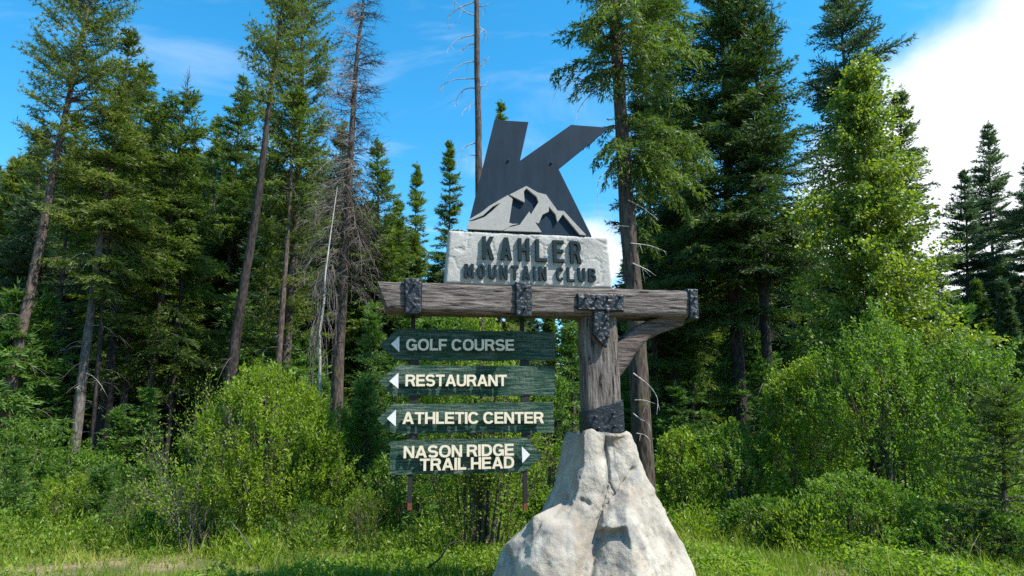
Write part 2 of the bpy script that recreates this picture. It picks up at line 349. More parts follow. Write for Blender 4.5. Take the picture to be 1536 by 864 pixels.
def ground_mat():
    m, nt, out = new_mat('forest_ground'); tc = nd(nt, 'ShaderNodeTexCoord'); v = tc.outputs['Object']
    n1 = noise_n(nt, v, .55, 7, .6); n2 = noise_n(nt, v, 14, 8, .7); n3 = noise_n(nt, v, 80, 4, .7)
    f = mth(nt, 'ADD', mth(nt, 'MULTIPLY', n1, .75), mth(nt, 'MULTIPLY', n2, .25))
    c = ramp(nt, f, [(.40, (.05, .075, .02)), (.49, (.12, .12, .05)), (.56, (.27, .195, .13))])
    b = nd(nt, 'ShaderNodeBump', inp={'Strength': .7, 'Distance': .03}); nt.links.new(mth(nt, 'ADD', n2, mth(nt, 'MULTIPLY', n3, .3)), b.inputs['Height'])
    p = nd(nt, 'ShaderNodeBsdfPrincipled', inp={'Roughness': .95, 'Specular IOR Level': .1}); nt.links.new(c, p.inputs['Base Color']); nt.links.new(b.outputs[0], p.inputs['Normal'])
    nt.links.new(p.outputs[0], out.inputs[0]); return m
M['ground'] = ground_mat()

# ------------------------------------------------------------------ ground
def ground_z(x, y):
    P = np.stack([np.asarray(x, float)*.25, np.asarray(y, float)*.25, np.zeros(np.shape(x))], -1).reshape(-1, 3)
    fade = np.clip((np.asarray(y, float).ravel()-8)/6, 0, 1)
    return (fbm(P, 3)*.10*fade + fbm(P*6, 2)*.015).reshape(np.shape(x))
def make_ground():
    xs = np.concatenate([-np.geomspace(400, 12, 22), np.linspace(-11.8, 11.8, 180), np.geomspace(12, 400, 22)])
    ys = np.concatenate([np.linspace(-60, 2, 14), np.linspace(2.4, 24, 150), np.geomspace(25, 700, 30)])
    X, Y = np.meshgrid(xs, ys, indexing='ij'); Z = ground_z(X, Y)
    V = np.stack([X, Y, Z], -1).reshape(-1, 3); nx, ny = X.shape
    i = np.arange(nx-1)[:, None]*ny+np.arange(ny-1)[None]; i = i.ravel()
    F = np.stack([i, i+ny, i+ny+1, i+1], 1)
    o = link('ground', mesh_np('ground', V, F, M['ground'], smooth=True)); o['kind'] = 'structure'
make_ground()

# ------------------------------------------------------------------ sign frame
ANG = radians(11.5)
SU = np.array([cos(ANG), sin(ANG), 0]); SN = np.array([sin(ANG), -cos(ANG), 0])
d0 = ray(900, 560); SO = EYE+d0*7.0/d0[1]; SO[2] = 0
def S(x, y, wv=0.0):                   # sign-local point (x along beam, y back, z up) seen at a pixel, on the plane wv in front of the post face
    d = ray(x, y); t = ((SO-EYE)@SN+wv)/(d@SN); P = EYE+d*t-SO
    return np.array([P@SU, -(P@SN), P[2]])
def sthing(name, label, cat, base):
    Pw = SO+SU*base[0]-SN*base[1]+np.array([0, 0, base[2]])
    return thing(name, label, cat, Pw, ANG)
def smesh(name, me, root, base, M_=None):
    me.transform(Matrix.Translation((-base[0], -base[1], -base[2]))); return link(name, me, root)

def roundbox_loft(x0, x1, y0, y1, z0, z1, axis, n, r=.03, amp=.012, ncs=44, seed=0, slant=(0, 0)):
    """rough-hewn timber: rounded rectangular section lofted along x or z, end faces may be cut on a slant"""
    th = (np.arange(ncs)+.5)*2*pi/ncs; c, s = np.cos(th), np.sin(th); p = 7.0
    rr = (abs(c)**p+abs(s)**p)**(-1/p); a, b = c*rr, s*rr
    t = np.linspace(0, 1, n)
    if axis == 'x':
        cy, hy, cz, hz = (y0+y1)/2, (y1-y0)/2, (z0+z1)/2, (z1-z0)/2
        Z = cz+b*hz; Yv = cy+a*hy; fz = (Z-z0)/(z1-z0)
        xs0 = x0+slant[0]*(1-fz); xs1 = x1+slant[1]*(1-fz)
        X = xs0[None]+(xs1-xs0)[None]*t[:, None]
        V = np.stack([X, np.broadcast_to(Yv, X.shape), np.broadcast_to(Z, X.shape)], -1); nn = np.stack([0*a, a/hy, b/hz], -1); q = np.array([1.2, 9, 9]); q2 = np.array([5, 26, 26])
    else:
        cx_, hx, cy, hy = (x0+x1)/2, (x1-x0)/2, (y0+y1)/2, (y1-y0)/2
        X = cx_+a*hx; Yv = cy+b*hy; Z = z0+(z1-z0)*t
        V = np.stack([np.broadcast_to(X, (n, ncs)), np.broadcast_to(Yv, (n, ncs)), np.broadcast_to(Z[:, None], (n, ncs))], -1); nn = np.stack([a/hx, b/hy, 0*a], -1); q = np.array([9, 9, 1.2]); q2 = np.array([26, 26, 5])
    nn = norm(nn)[None]; P = V.reshape(-1, 3)
    dsp = (fbm(P*q+seed, 3)*amp+fbm(P*q2+seed*2, 3)*amp*.35-np.abs(fbm(P*q*1.7+9, 2))*amp*.5).reshape(n, ncs, 1)
    V = V+nn*dsp
    k = n; i = np.arange(k-1)[:, None]*ncs; j = np.arange(ncs)[None]; j2 = (j+1) % ncs
    Q = np.stack([i+j, i+j2, i+ncs+j2, i+ncs+j], -1).reshape(-1, 4)
    g = Geo(); g.add(V.reshape(-1, 3), Q=Q)
    for e, ring in ((0, V[0]), (1, V[-1])):
        cpt = ring.mean(0); mid = cpt+(ring-cpt)*.93+np.array([1, 0, 0] if axis == 'x' else [0, 0, 1.])*(.006 if e else -.006)
        mid2 = cpt+(ring-cpt)*.5+(.01 if e else -.01)*np.array([1, 0, 0] if axis == 'x' else [0, 0, 1.])
        b0 = g.n; g.add(np.concatenate([ring, mid, mid2, [cpt]])); jj = np.arange(ncs); jn = (jj+1) % ncs
        A = np.stack([jj, jj+ncs, jn+ncs, jn], 1); B = A+ncs; Tt = np.stack([jj+2*ncs, np.full(ncs, 3*ncs), jn+2*ncs], 1)
        if e: A = A[:, ::-1]; B = B[:, ::-1]; Tt = Tt[:, ::-1]
        B = np.where(B >= 3*ncs, B, B)
        g.Q.append(A+b0); g.tq.append(np.full(ncs, .5)); g.Q.append(B+b0); g.tq.append(np.full(ncs, .5)); g.T.append(Tt+b0); g.tt.append(np.full(ncs, .5))
    return g

def prism(contours, y0, y1):
    """contours: list of (n,2) loops in x,z; first outer, rest holes; front at y0 (towards viewer), back at y1"""
    loops = [[Vector((float(p[0]), float(p[1]), 0)) for p in c] for c in contours]
    tri = tessellate_polygon(loops); P = np.concatenate([np.asarray(c, float) for c in contours]); n = len(P)
    V = np.concatenate([np.stack([P[:, 0], np.full(n, y0), P[:, 1]], 1), np.stack([P[:, 0], np.full(n, y1), P[:, 1]], 1)])
    T = []
    for a, b, c in tri:
        ar = (P[b][0]-P[a][0])*(P[c][1]-P[a][1])-(P[b][1]-P[a][1])*(P[c][0]-P[a][0])
        if ar < 0: b, c = c, b
        T.append([a, b, c]); T.append([a+n, c+n, b+n])
    Q = []; o = 0
    for ci, c in enumerate(contours):
        k = len(c); c = np.asarray(c); ar = np.sum(c[:, 0]*np.roll(c[:, 1], -1)-c[:, 1]*np.roll(c[:, 0], -1))
        for i in range(k):
            a, b = o+i, o+(i+1) % k
            ccw = ar > 0
            if ci > 0: ccw = not ccw
            Q.append([b, a, a+n, b+n] if ccw else [a, b, b+n, a+n])
        o += k
    g = Geo(); g.add(V, Q=Q, T=T); return g

# glyph outlines, cap height 1
def arc(cx, cy, rx, ry, a0, a1, n=10, p=2.0):
    t = np.radians(np.linspace(a0, a1, n)); c, s = np.cos(t), np.sin(t)
    return [(cx+rx*np.sign(a)*abs(a)**(2/p), cy+ry*np.sign(b)*abs(b)**(2/p)) for a, b in zip(c, s)]
def glyph(ch, w, t, p=2.3):
    h = t*.86
    if ch == 'I': return [[(0, 0), (t, 0), (t, 1), (0, 1)]]
    if ch == 'L': return [[(0, 0), (w, 0), (w, h), (t, h), (t, 1), (0, 1)]]
    if ch == 'F': return [[(0, 0), (t, 0), (t, .5-h/2-.03), (w*.9, .5-h/2-.03), (w*.9, .5+h/2-.03), (t, .5+h/2-.03), (t, 1-h), (w, 1-h), (w, 1), (0, 1)]]
    if ch == 'E': return [[(0, 0), (w, 0), (w, h), (t, h), (t, .5-h/2+.01), (w*.93, .5-h/2+.01), (w*.93, .5+h/2+.01), (t, .5+h/2+.01), (t, 1-h), (w*.98, 1-h), (w*.98, 1), (0, 1)]]
    if ch == 'T': return [[(w/2-t/2, 0), (w/2+t/2, 0), (w/2+t/2, 1-h), (w, 1-h), (w, 1), (0, 1), (0, 1-h), (w/2-t/2, 1-h)]]
    if ch == 'H': return [[(0, 0), (t, 0), (t, .5-h/2), (w-t, .5-h/2), (w-t, 0), (w, 0), (w, 1), (w-t, 1), (w-t, .5+h/2), (t, .5+h/2), (t, 1), (0, 1)]]
    if ch == 'N': return [[(0, 0), (t*.95, 0), (t*.95, .66), (w-1.1*t, 0), (w, 0), (w, 1), (w-t*.95, 1), (w-t*.95, .34), (t*1.1, 1), (0, 1)]]
    if ch == 'M': return [[(0, 0), (t*.95, 0), (t*.95, .70), (w/2-t*.4, .12), (w/2+t*.4, .12), (w-t*.95, .70), (w-t*.95, 0), (w, 0), (w, 1), (w-1.25*t, 1), (w/2, .45), (1.25*t, 1), (0, 1)]]
    if ch == 'K': return [[(0, 0), (t, 0), (t, .30), (t+(w-t)*.24, .44), (w-t*1.2, 0), (w, 0), (t+(w-t)*.48, .60), (w*.98, 1), (w*.98-t*1.25, 1), (t, .55), (t, 1), (0, 1)]]
    if ch == 'A':
        s = w/2-t*.58
        xl = lambda y: t*1.05+y*s; xr = lambda y: w-t*1.05-y*s
        ya = (w/2-t*1.05)/s
        return [[(0, 0), (t*1.05, 0), (xl(.2), .2), (xr(.2), .2), (w-t*1.05, 0), (w, 0), (w/2+t*.58, 1), (w/2-t*.58, 1)], [(xl(.2+h), .2+h), (xr(.2+h), .2+h), (w/2, min(ya, .86))]]
    if ch == 'O': return [arc(w/2, .5, w/2, .515, 0, 345, 24, p), arc(w/2, .5, w/2-t, .515-h, 0, 345, 24, p)]
    if ch == 'C': return [arc(w/2, .5, w/2, .515, 28, 332, 22, p)+arc(w/2, .5, w/2-t, .515-h, 325, 35, 20, p)]
    if ch == 'G': return [arc(w/2, .5, w/2, .515, 30, 312, 20, p)+[(w*.86, 0), (w, 0), (w, .54), (w*.53, .54), (w*.53, .54-h), (w-t*1.0, .54-h)]+arc(w/2, .5, w/2-t, .515-h, 322, 36, 18, p)]
    if ch == 'U': return [[(0, 1)]+arc(w/2, .34, w/2, .355, 180, 360, 14, p)+[(w, 1), (w-t, 1)]+arc(w/2, .34, w/2-t, .355-h, 360, 180, 12, p)+[(t, 1)]]
    if ch == 'D': return [[(0, 0)]+arc(w*.42, .5, w*.58, .5, -90, 90, 14, p)+[(0, 1)], [(t, h)]+arc(w*.42, .5, w*.58-t, .5-h, -90, 90, 12, p)+[(t, 1-h)]]
    if ch == 'R': return [[(0, 0), (t, 0), (t, .40), (w*.52, .40), (w-t*1.08, 0), (w, 0), (w*.80, .46)]+arc(w*.55, .715, w*.42, .285, -50, 90, 9, p)+[(0, 1)], [(t, .40+h*.95)]+arc(w*.52, .70, max(w*.44-t, .05), .30-h*.95, -90, 90, 8, p)+[(t, 1-h)]]
    if ch == 'B': return [[(0, 0)]+arc(w*.55, .275, w*.45, .275, -90, 80, 9, p)+arc(w*.52, .76, w*.42, .24, -60, 90, 9, p)+[(0, 1)], [(t, h)]+arc(w*.5, .28, max(w*.5-t, .05), .28-h, -90, 90, 8, p)+[(t, .56-h*.0-.0)][:0]+[(t, .56-h*.0)][:0]+[(t, .56)], [(t, .56+h*.8)]+arc(w*.5, .56+h*.8+(1-h-.56-h*.8)/2, max(w*.45-t, .05), (1-h-.56-h*.8)/2, -90, 90, 8, p)+[(t, 1-h)]]
    if ch == 'S':
        rx, ry = (w-t)/2, (1.03-h)/4; cl = np.array(arc(w/2, .5+ry, rx, ry, 18, 262, 16, 2.2)+arc(w/2, .5-ry, rx, ry, 82, -162, 16, 2.2))
        tg = norm(np.gradient(cl, axis=0)); nn = np.stack([-tg[:, 1], tg[:, 0]], 1); hw = (h+(t-h)*np.abs(tg[:, 1]))[:, None]/2
        return [list(map(tuple, cl+nn*hw))+list(map(tuple, (cl-nn*hw)[::-1]))]
WID = dict(A=.96, B=.86, C=.92, D=.88, E=.78, F=.72, G=.94, H=.86, I=.24, K=.9, L=.70, M=1.05, N=.86, O=.97, R=.88, S=.84, T=.80, U=.86)
WID[' '] = .26
def text_line(root, base, txt, p0, p1, cap, wv, depth, mat, t=.215, gap=.085, narrow=None, space=None):
    """letters from pixel p0 (baseline, left) to p1 (baseline, right), cap = cap height in pixels at left and right"""
    A = S(*p0, wv); B = S(*p1, wv); At = S(p0[0], p0[1]-cap[0], wv); Bt = S(p1[0], p1[1]-cap[1], wv)
    H = ((At-A)[2]+(Bt-B)[2])/2; W = [(narrow*(1.15 if c == 'M' else 1) if narrow and c not in 'I ' else (t if c == 'I' else WID[c])) for c in txt]
    if space: W = [space if c == ' ' else x for c, x in zip(txt, W)]
    tot = sum(W)+gap*(len(txt)-1); sx = np.hypot(*(B-A)[[0, 2]])/tot; ang = math.atan2((B-A)[2], (B-A)[0])
    x = 0
    for c, wd in zip(txt, W):
        if c != ' ':
            G = glyph(c, wd, t); out = []
            for lp in G:
                lp = np.array(lp); lx = (x+lp[:, 0])*sx; lz = lp[:, 1]*H
                out.append(np.stack([A[0]+lx*cos(ang), A[2]+lz+lx*sin(ang)], 1))
            g = prism(out, A[1], A[1]+depth); smesh('letter', g.mesh('letter', mat), root, base)
        x += wd+gap
# ---- boulder
def make_boulder():
    ax, ay = .02, .17
    zt = S(905, 652, .1)[2]
    def pl(nx, ny, nz, px, py, pz): n = norm(np.array([nx, ny, nz], float)); return n, np.array([px, py, pz], float)
    ax = S(905, 700, 0)[0]
    from mathutils.geometry import delaunay_2d_cdt
    chains = [   # ridge, crack and outline chains of the rock (picture column, row, metres in front of the post face)
        [(866, 652, -.03), (877, 647, .13), (893, 653, .15), (905, 656, .11), (917, 651, .13), (940, 650, .09), (949, 653, -.05)],
        [(866, 652, -.03), (853, 668, -.15), (846, 695, -.16), (840, 725, -.16), (833, 752, -.15), (829, 764, -.10)],
        [(877, 647, .13), (884, 672, .17), (876, 700, .20), (869, 724, .25), (874, 741, .27), (858, 760, .27), (846, 778, .30)],
        [(919, 668, .08), (921, 700, .12), (920, 722, .16), (912, 742, .20), (905, 762, .24), (897, 782, .27), (893, 797, .30), (887, 816, .38), (878, 842, .46), (868, 880, .54)],
        [(949, 653, -.05), (957, 680, -.10), (961, 702, -.08)],
        [(961, 702, -.08), (963, 706, .02), (944, 733, .20), (922, 760, .33), (906, 782, .42)],
        [(906, 782, .42), (905, 792, .50), (922, 791, .56), (939, 787, .60), (948, 828, .66), (959, 872, .70), (968, 910, .74)],
        [(908, 800, .46), (925, 799, .51), (937, 800, .55)],
        [(961, 702, -.08), (978, 730, -.12), (1000, 767, -.12), (1021, 806, -.10), (1038, 846, -.08), (1052, 885, -.05)],
        [(826, 768, -.02), (814, 772, -.03), (802, 771, .02)],
        [(846, 778, .30), (830, 778, .30), (815, 778, .28), (799, 774, .20), (797, 777, .05)],
        [(797, 777, .05), (784, 792, .0), (770, 806, -.05), (756, 822, -.08), (746, 842, -.08), (738, 864, -.08), (731, 890, -.05)],
        [(766, 812, .10), (769, 832, .22), (772, 860, .34), (773, 890, .40)],
        [(846, 778, .30), (862, 790, .40), (872, 812, .46), (862, 840, .55), (852, 880, .62)],
    ]
    loose = [(862, 690, .02), (857, 725, .04), (850, 750, .06), (897, 690, .19), (902, 715, .23), (893, 735, .28), (884, 762, .33), (876, 780, .36), (903, 672, .13), (907, 684, .11), (912, 668, .11), (937, 680, .11), (943, 705, .12), (932, 725, .16),
             (930, 745, .24), (925, 775, .42), (940, 765, .46), (962, 750, .24), (965, 790, .42), (985, 790, .22), (985, 840, .46), (1012, 840, .22), (1000, 885, .50), (915, 830, .58), (905, 870, .64), (932, 850, .66),
             (812, 792, .40), (832, 798, .46), (850, 800, .46), (800, 808, .38), (785, 812, .24), (820, 830, .54), (845, 840, .58), (795, 850, .50), (810, 885, .60), (885, 800, .36), (757, 850, .12), (752, 885, .22)]
    pts = []; edges = []
    def addp(p):
        L_ = S(*p); th_ = math.atan2(L_[1]-ay, L_[0]-ax); th_ = th_ if th_ < pi/2 else th_-2*pi; q = (th_, L_[2], float(np.hypot(L_[0]-ax, L_[1]-ay)))
        for k, e in enumerate(pts):
            if abs(e[0]-q[0]) < 1e-4 and abs(e[1]-q[1]) < 1e-4: return k
        pts.append(q); return len(pts)-1
    for ch in chains:
        ids = [addp(p) for p in ch]; edges += list(zip(ids[:-1], ids[1:]))
    for p in loose: addp(p)
    for a_, rb in ((-265, .95), (-235, 1.0), (-205, 1.2), (-180, 1.32), (-150, 1.22), (-125, 1.08), (-100, 1.02), (-80, 1.02), (-55, 1.05), (-28, 1.12), (0, 1.16), (30, 1.1), (60, 1.0), (88, .95)): pts.append((radians(a_), -.3, rb))
    for a_ in (-268, -240, -215, 25, 50, 75): 
        for z_, r_ in ((zt+.02, .36), (1.2, .50+.05*sin(a_)), (.75, .72+.06*sin(a_*2)), (.3, .93)): pts.append((radians(a_), z_, r_))
    for a_ in np.arange(-260, 90, 25): pts.append((radians(a_), zt+.12, .22))
    V2, E2, F2, *_ = delaunay_2d_cdt([Vector((p[0], p[1])) for p in pts], edges, [], 0, 1e-5)
    orig = _[0]; val = []
    P2 = np.array(pts)
    for v, o_ in zip(V2, orig):
        if o_: val.append(pts[o_[0]][2])
        else: dd_ = np.hypot(P2[:, 0]-v.x, P2[:, 1]-v.y); k2 = np.argsort(dd_)[:3]; w_ = 1/(dd_[k2]+1e-3); val.append(float((P2[k2, 2]*w_).sum()/w_.sum()))
    th = np.concatenate([np.radians(np.linspace(-200, 25, 330, endpoint=False)), np.radians(np.linspace(25, 160, 70, endpoint=False))])
    thw = np.where(th > radians(89), th-2*pi, th)
    zs = np.linspace(-.15, zt+.03, 190)
    TH, Z = np.meshgrid(th, zs, indexing='ij'); TW = np.broadcast_to(thw[:, None], TH.shape); dx, dy = np.cos(TH), np.sin(TH); best = np.full(TH.shape, np.nan)
    for f in F2:
        a_, b_, c_ = (np.array([V2[k].x, V2[k].y]) for k in f[:3]); den = (b_[0]-a_[0])*(c_[1]-a_[1])-(c_[0]-a_[0])*(b_[1]-a_[1])
        if abs(den) < 1e-9: continue
        u = ((TW-a_[0])*(c_[1]-a_[1])-(c_[0]-a_[0])*(Z-a_[1]))/den; v = ((b_[0]-a_[0])*(Z-a_[1])-(TW-a_[0])*(b_[1]-a_[1]))/den
        mk = (u >= -1e-6) & (v >= -1e-6) & (u+v <= 1+1e-6); best[mk] = (val[f[0]]*(1-u-v)+val[f[1]]*u+val[f[2]]*v)[mk]
    for k in range(best.shape[1]):
        col = best[:, k]; bad = np.isnan(col)
        if bad.any(): col[bad] = np.interp(np.flatnonzero(bad), np.flatnonzero(~bad), col[~bad])
    for it in range(1):
        best = (best*2+np.roll(best, 1, 0)+np.roll(best, -1, 0))/4
        b2 = best.copy(); b2[:, 1:-1] = (best[:, 1:-1]*2+best[:, 2:]+best[:, :-2])/4; best = b2
    X = ax+best*dx; Yv = ay+best*dy
    P = np.stack([X, Yv, Z], -1); n = fbm(P.reshape(-1, 3)*3.1, 5, .55).reshape(TH.shape); n2 = fbm(P.reshape(-1, 3)*14+5, 4, .6).reshape(TH.shape)
    rdg = 1-np.abs(fbm(P.reshape(-1, 3)*2.2+3, 4).reshape(TH.shape))*4
    dsp = n*.032+n2*.012-np.clip(rdg, 0, 1)*.018
    # cracks drawn on the front
    def seg(poly, wd, dep):
        out = np.zeros(TH.shape)
        for a, b in zip(poly[:-1], poly[1:]):
            a, b = np.array(a), np.array(b); ab = b-a; t = np.clip(((X-a[0])*ab[0]+(Z-a[1])*ab[1])/(ab@ab), 0, 1)
            d = np.hypot(X-a[0]-t*ab[0], Z-a[1]-t*ab[1]); out = np.maximum(out, np.exp(-(d/wd)**2))
        return out*dep*(dy < -.1)
    px = lambda x, y, wv=.3: tuple(S(x, y, wv)[[0, 2]])
    dsp -= seg([px(919, 655), px(921, 690), px(921, 720), px(913, 742), px(905, 762)], .014, .035)
    dsp -= seg([px(921, 725), px(928, 742), px(914, 758)], .010, .02)
    dsp -= seg([px(962, 705), px(940, 735), px(915, 760), px(898, 780), px(897, 800), px(880, 835), px(868, 870)], .022, .04)
    dsp -= seg([px(765, 815), px(770, 864)], .014, .03)
    dsp -= seg([px(918, 665, .2), px(908, 685, .2)], .05, .05)
    dsp -= seg([px(872, 752), px(880, 756)], .03, .035)
    best = best+dsp*np.clip(best/.2, 0, 1)
    X = ax+best*dx; Yv = ay+best*dy; Z = Z+np.clip((Z-zt+.25)/.25, 0, 1)*(fbm(np.stack([X*7, Yv*7, Z*0], -1).reshape(-1, 3), 3).reshape(Z.shape)*.05+.035*np.exp(-((X+.16)/.07)**2)*(dy < 0)); V = np.stack([X, Yv, Z], -1)
    nt_, nz = TH.shape; i = np.arange(nt_)[:, None]*nz+np.arange(nz-1)[None]; j = ((np.arange(nt_)+1) % nt_)[:, None]*nz+np.arange(nz-1)[None]
    Q = np.stack([i, j, j+1, i+1], -1).reshape(-1, 4)
    b = np.array([ax, ay, 0]); me = mesh_np('boulder', V.reshape(-1, 3)-b, Q, M['rock'], smooth=True)
    o = link('boulder', me, None, SO+SU*b[0]-SN*b[1], ANG)
    tag(o, 'large pale craggy boulder holding the foot of the timber sign post', 'boulder')
make_boulder()

# ---- timber frame
def make_timber():
    base = np.array([.13, .16, 0])
    r = sthing('timber_sign_post', 'weathered grey timber post and cross beam with black iron straps on the boulder', 'sign post', base)
    WF = .05; D = .34
    zl = S(600, 421, WF)[2]; zb = S(600, 467, WF)[2]; z1 = max(zl, S(1000, 433, WF)[2]); zt = (zl+S(1000, 433, WF)[2])/2; zbm = (zb+S(1000, 475, WF)[2])/2
    xl = S(566, 420, WF)[0]; xr = S(1036, 435, WF)[0]; xlb = S(583, 470, WF)[0]
    g = roundbox_loft(xl, xr, -WF, -WF+D, zbm, zt, 'x', 230, amp=.016, ncs=72, seed=3, slant=(xlb-xl, -.02))
    smesh('beam', g.mesh('beam', M['beam'], smooth=True), r, base)
    xp0 = S(879, 560, 0)[0]; xp1 = S(932, 560, 0)[0]; zp = S(900, 668, 0)[2]
    g = roundbox_loft(xp0, xp1, 0, .30, zp-.25, zbm+.02, 'z', 130, amp=.012, ncs=64, seed=11)
    smesh('post', g.mesh('post', M['post'], smooth=True), r, base)
    # curved brace
    up = [(922, 520), (932, 508), (944, 497), (958, 487), (976, 478), (1000, 470), (1030, 466)]
    lo = [(922, 577), (934, 562), (946, 546), (955, 528), (972, 510), (996, 497), (1026, 488)]
    U_ = np.array([S(x, y, -.06) for x, y in up]); Lo = np.array([S(x, y, -.06) for x, y in lo])
    tt = np.linspace(0, 6, 60); ip = lambda A: np.stack([np.interp(tt, np.arange(7), A[:, k]) for k in range(3)], 1)
    U_, Lo = ip(U_), ip(Lo)
    for _ in range(6):
        U_[1:-1] = (U_[1:-1]*2+U_[2:]+U_[:-2])/4; Lo[1:-1] = (Lo[1:-1]*2+Lo[2:]+Lo[:-2])/4
    ncs = 32; th = (np.arange(ncs)+.5)*2*pi/ncs; c, s = np.cos(th), np.sin(th); rr = (abs(c)**7+abs(s)**7)**(-1/7); a, b_ = c*rr, s*rr
    C = (U_+Lo)/2; Hh = (U_-Lo)/2
    V = C[:, None]+Hh[:, None]*b_[None, :, None]+np.array([0, .10, 0])*(a[None, :, None]+1)
    dsp = fbm(V.reshape(-1, 3)*np.array([6, 9, 6])+4, 4).reshape(60, ncs, 1)*.012
    V = V+norm(Hh[:, None]*b_[None, :, None]/.04+np.array([0, 1, 0])*a[None, :, None])*dsp
    i = np.arange(59)[:, None]*ncs; j = np.arange(ncs)[None]; j2 = (j+1) % ncs
    g = Geo(); g.add(V.reshape(-1, 3), Q=np.stack([i+j, i+j2, i+ncs+j2, i+ncs+j], -1).reshape(-1, 4)[:, ::-1])
    smesh('brace', g.mesh('brace', M['brace'], smooth=True), r, base)
    # hammered iron
    def hammered(name, poly, y0, th_, seed):
        """plate over a four-cornered or pointed outline in pixels, on the plane y0, raised th_ towards the viewer"""
        P = np.array([S(x, y, -y0)[[0, 2]] for x, y in poly]); x0, z0 = P.min(0); x1, z1_ = P.max(0)
        nx = max(6, int((x1-x0)/.008)); nz = max(6, int((z1_-z0)/.008))
        zz_ = np.linspace(0, 1, nz); n_ = len(P)
        # left/right edge per row
        rows = z0+zz_*(z1_-z0); Lx = np.zeros(nz); Rx = np.zeros(nz)
        for k, zr in enumerate(np.clip(rows, z0+1e-4, z1_-1e-4)):
            xs = []
            for q in range(n_):
                A, B = P[q], P[(q+1) % n_]
                if (A[1]-zr)*(B[1]-zr) < 0: xs.append(A[0]+(zr-A[1])/(B[1]-A[1])*(B[0]-A[0]))
            Lx[k], Rx[k] = min(xs), max(xs)
        tx = np.linspace(0, 1, nx); X = Lx[:, None]+(Rx-Lx)[:, None]*tx; Z = np.broadcast_to(rows[:, None], X.shape)
        e = np.minimum(np.minimum(tx, 1-tx)[None]*(x1-x0), (np.minimum(zz_, 1-zz_)[:, None]*(z1_-z0)))
        rim = np.clip(e/.014, 0, 1)**.5
        pt = np.stack([X*30+seed, np.zeros(X.shape), Z*30], -1).reshape(-1, 3)
        hm = fbm(pt, 2).reshape(X.shape); jg = fbm(pt*.6+3, 2).reshape(X.shape)
        Yv = y0-(th_*.35+th_*.65*rim)-hm*.0062*rim-np.abs(jg)*.004*rim
        X = X+(fbm(pt*.7+11, 2).reshape(X.shape))*.006
        V = np.stack([X, Yv, Z+jg*.004], -1); nz_, nx_ = X.shape
        i = (np.arange(nz_-1)[:, None]*nx_+np.arange(nx_-1)[None]).ravel()
        g = Geo(); g.add(V.reshape(-1, 3), Q=np.stack([i, i+1, i+nx_+1, i+nx_], 1))
        # rim skirt back to the timber
        rimi = np.concatenate([np.arange(nx_), (np.arange(1, nz_)*nx_+nx_-1), ((nz_-1)*nx_+np.arange(nx_-2, -1, -1)), (np.arange(nz_-2, 0, -1)*nx_)])
        R_ = V.reshape(-1, 3)[rimi]; R2 = R_.copy(); R2[:, 1] = y0+.012; k = len(rimi); b0 = g.n
        g.add(np.concatenate([R_, R2])); q = np.arange(k); qn = (q+1) % k
        g.Q.append(np.stack([q, q+k, qn+k, qn], 1)+b0); g.tq.append(np.full(k, .5))
        return smesh(name, g.mesh(name, M['iron'], smooth=False), r, base)
    def bolts(parent, pts, y0, ln=.045):
        for x, y in pts:
            c_ = S(x, y, -y0); g = Geo(); rr_ = .014
            tube(g, [c_+[0, .02, 0], c_+[0, -ln*.55, 0]], [rr_*.9, rr_*.9], 6)
            tube(g, [c_+[0, -ln*.55, 0], c_+[0, -ln*.9, 0], c_+[0, -ln, 0]], [rr_*1.35, rr_*1.3, rr_*.8], 6)
            me = g.mesh('bolt', M['iron']); me.transform(Matrix.Translation(tuple(-base))); o = bpy.data.objects.new('bolt', me); COL.objects.link(o); o.parent = parent
    yf = -WF-.004
    s1 = hammered('iron_strap', [(606, 418), (632, 418), (632, 470), (607, 472)], yf, .03, 1); bolts(s1, [(622, 427), (621, 459)], yf-.03)
    s2 = hammered('iron_strap', [(772, 423), (797, 424), (798, 476), (773, 476)], yf, .03, 5); bolts(s2, [(788, 432), (787, 463)], yf-.03)
    s3 = hammered('iron_t_strap', [(865, 441), (935, 442), (935, 468), (865, 466)], yf, .03, 9)
    bolts(s3, [(878, 447), (895, 447), (912, 447), (930, 446)], yf-.03)
    s4 = hammered('iron_tongue', [(889, 462), (914, 462), (914, 505), (909, 522), (899, 514), (889, 503)], -.045, .028, 13)
    bolts(s4, [(910, 467), (910, 480), (899, 494), (911, 506)], -.072)
    s5 = hammered('iron_end_strap', [(1033, 434), (1046, 434), (1047, 480), (1033, 479)], yf+.01, .03, 17)
    bolts(s5, [(1042, 447), (1042, 470)], yf-.02, .035)
    # side of the end strap wraps the beam end, foot sleeve wraps the post, underside plates of the two straps
    xe0 = S(1034, 455, WF)[0]; xe1 = S(1046, 455, WF)[0]
    g = roundbox_loft(xe0, xe1+.005, -WF-.012, -WF+D+.012, zbm-.012, zt+.02, 'x', 10, amp=.006, ncs=60, seed=21); smesh('iron_end_cap', g.mesh('iron_end_cap', M['iron']), r, base)
    for (a_, b2) in ((607, 632), (773, 797)):
        x0_, x1_ = S(a_, 470, WF)[0], S(b2, 470, WF)[0]
        g = roundbox_loft(x0_, x1_, -WF-.012, -WF+D+.01, zbm-.02, zt+.015, 'x', 12, amp=.006, ncs=60, seed=a_); smesh('iron_band', g.mesh('iron_band', M['iron']), r, base)
    xa, xb = S(875, 630, 0)[0]+.02, S(933, 630, 0)[0]; zlo = S(900, 668, 0)[2]-.1; zs1 = S(880, 617, 0)[2]; zs2 = S(932, 599, 0)[2]
    g = roundbox_loft(xp0-.018, xp1+.018, -.018, .318, 0, 1, 'z', 40, amp=0.0, ncs=80, seed=31)
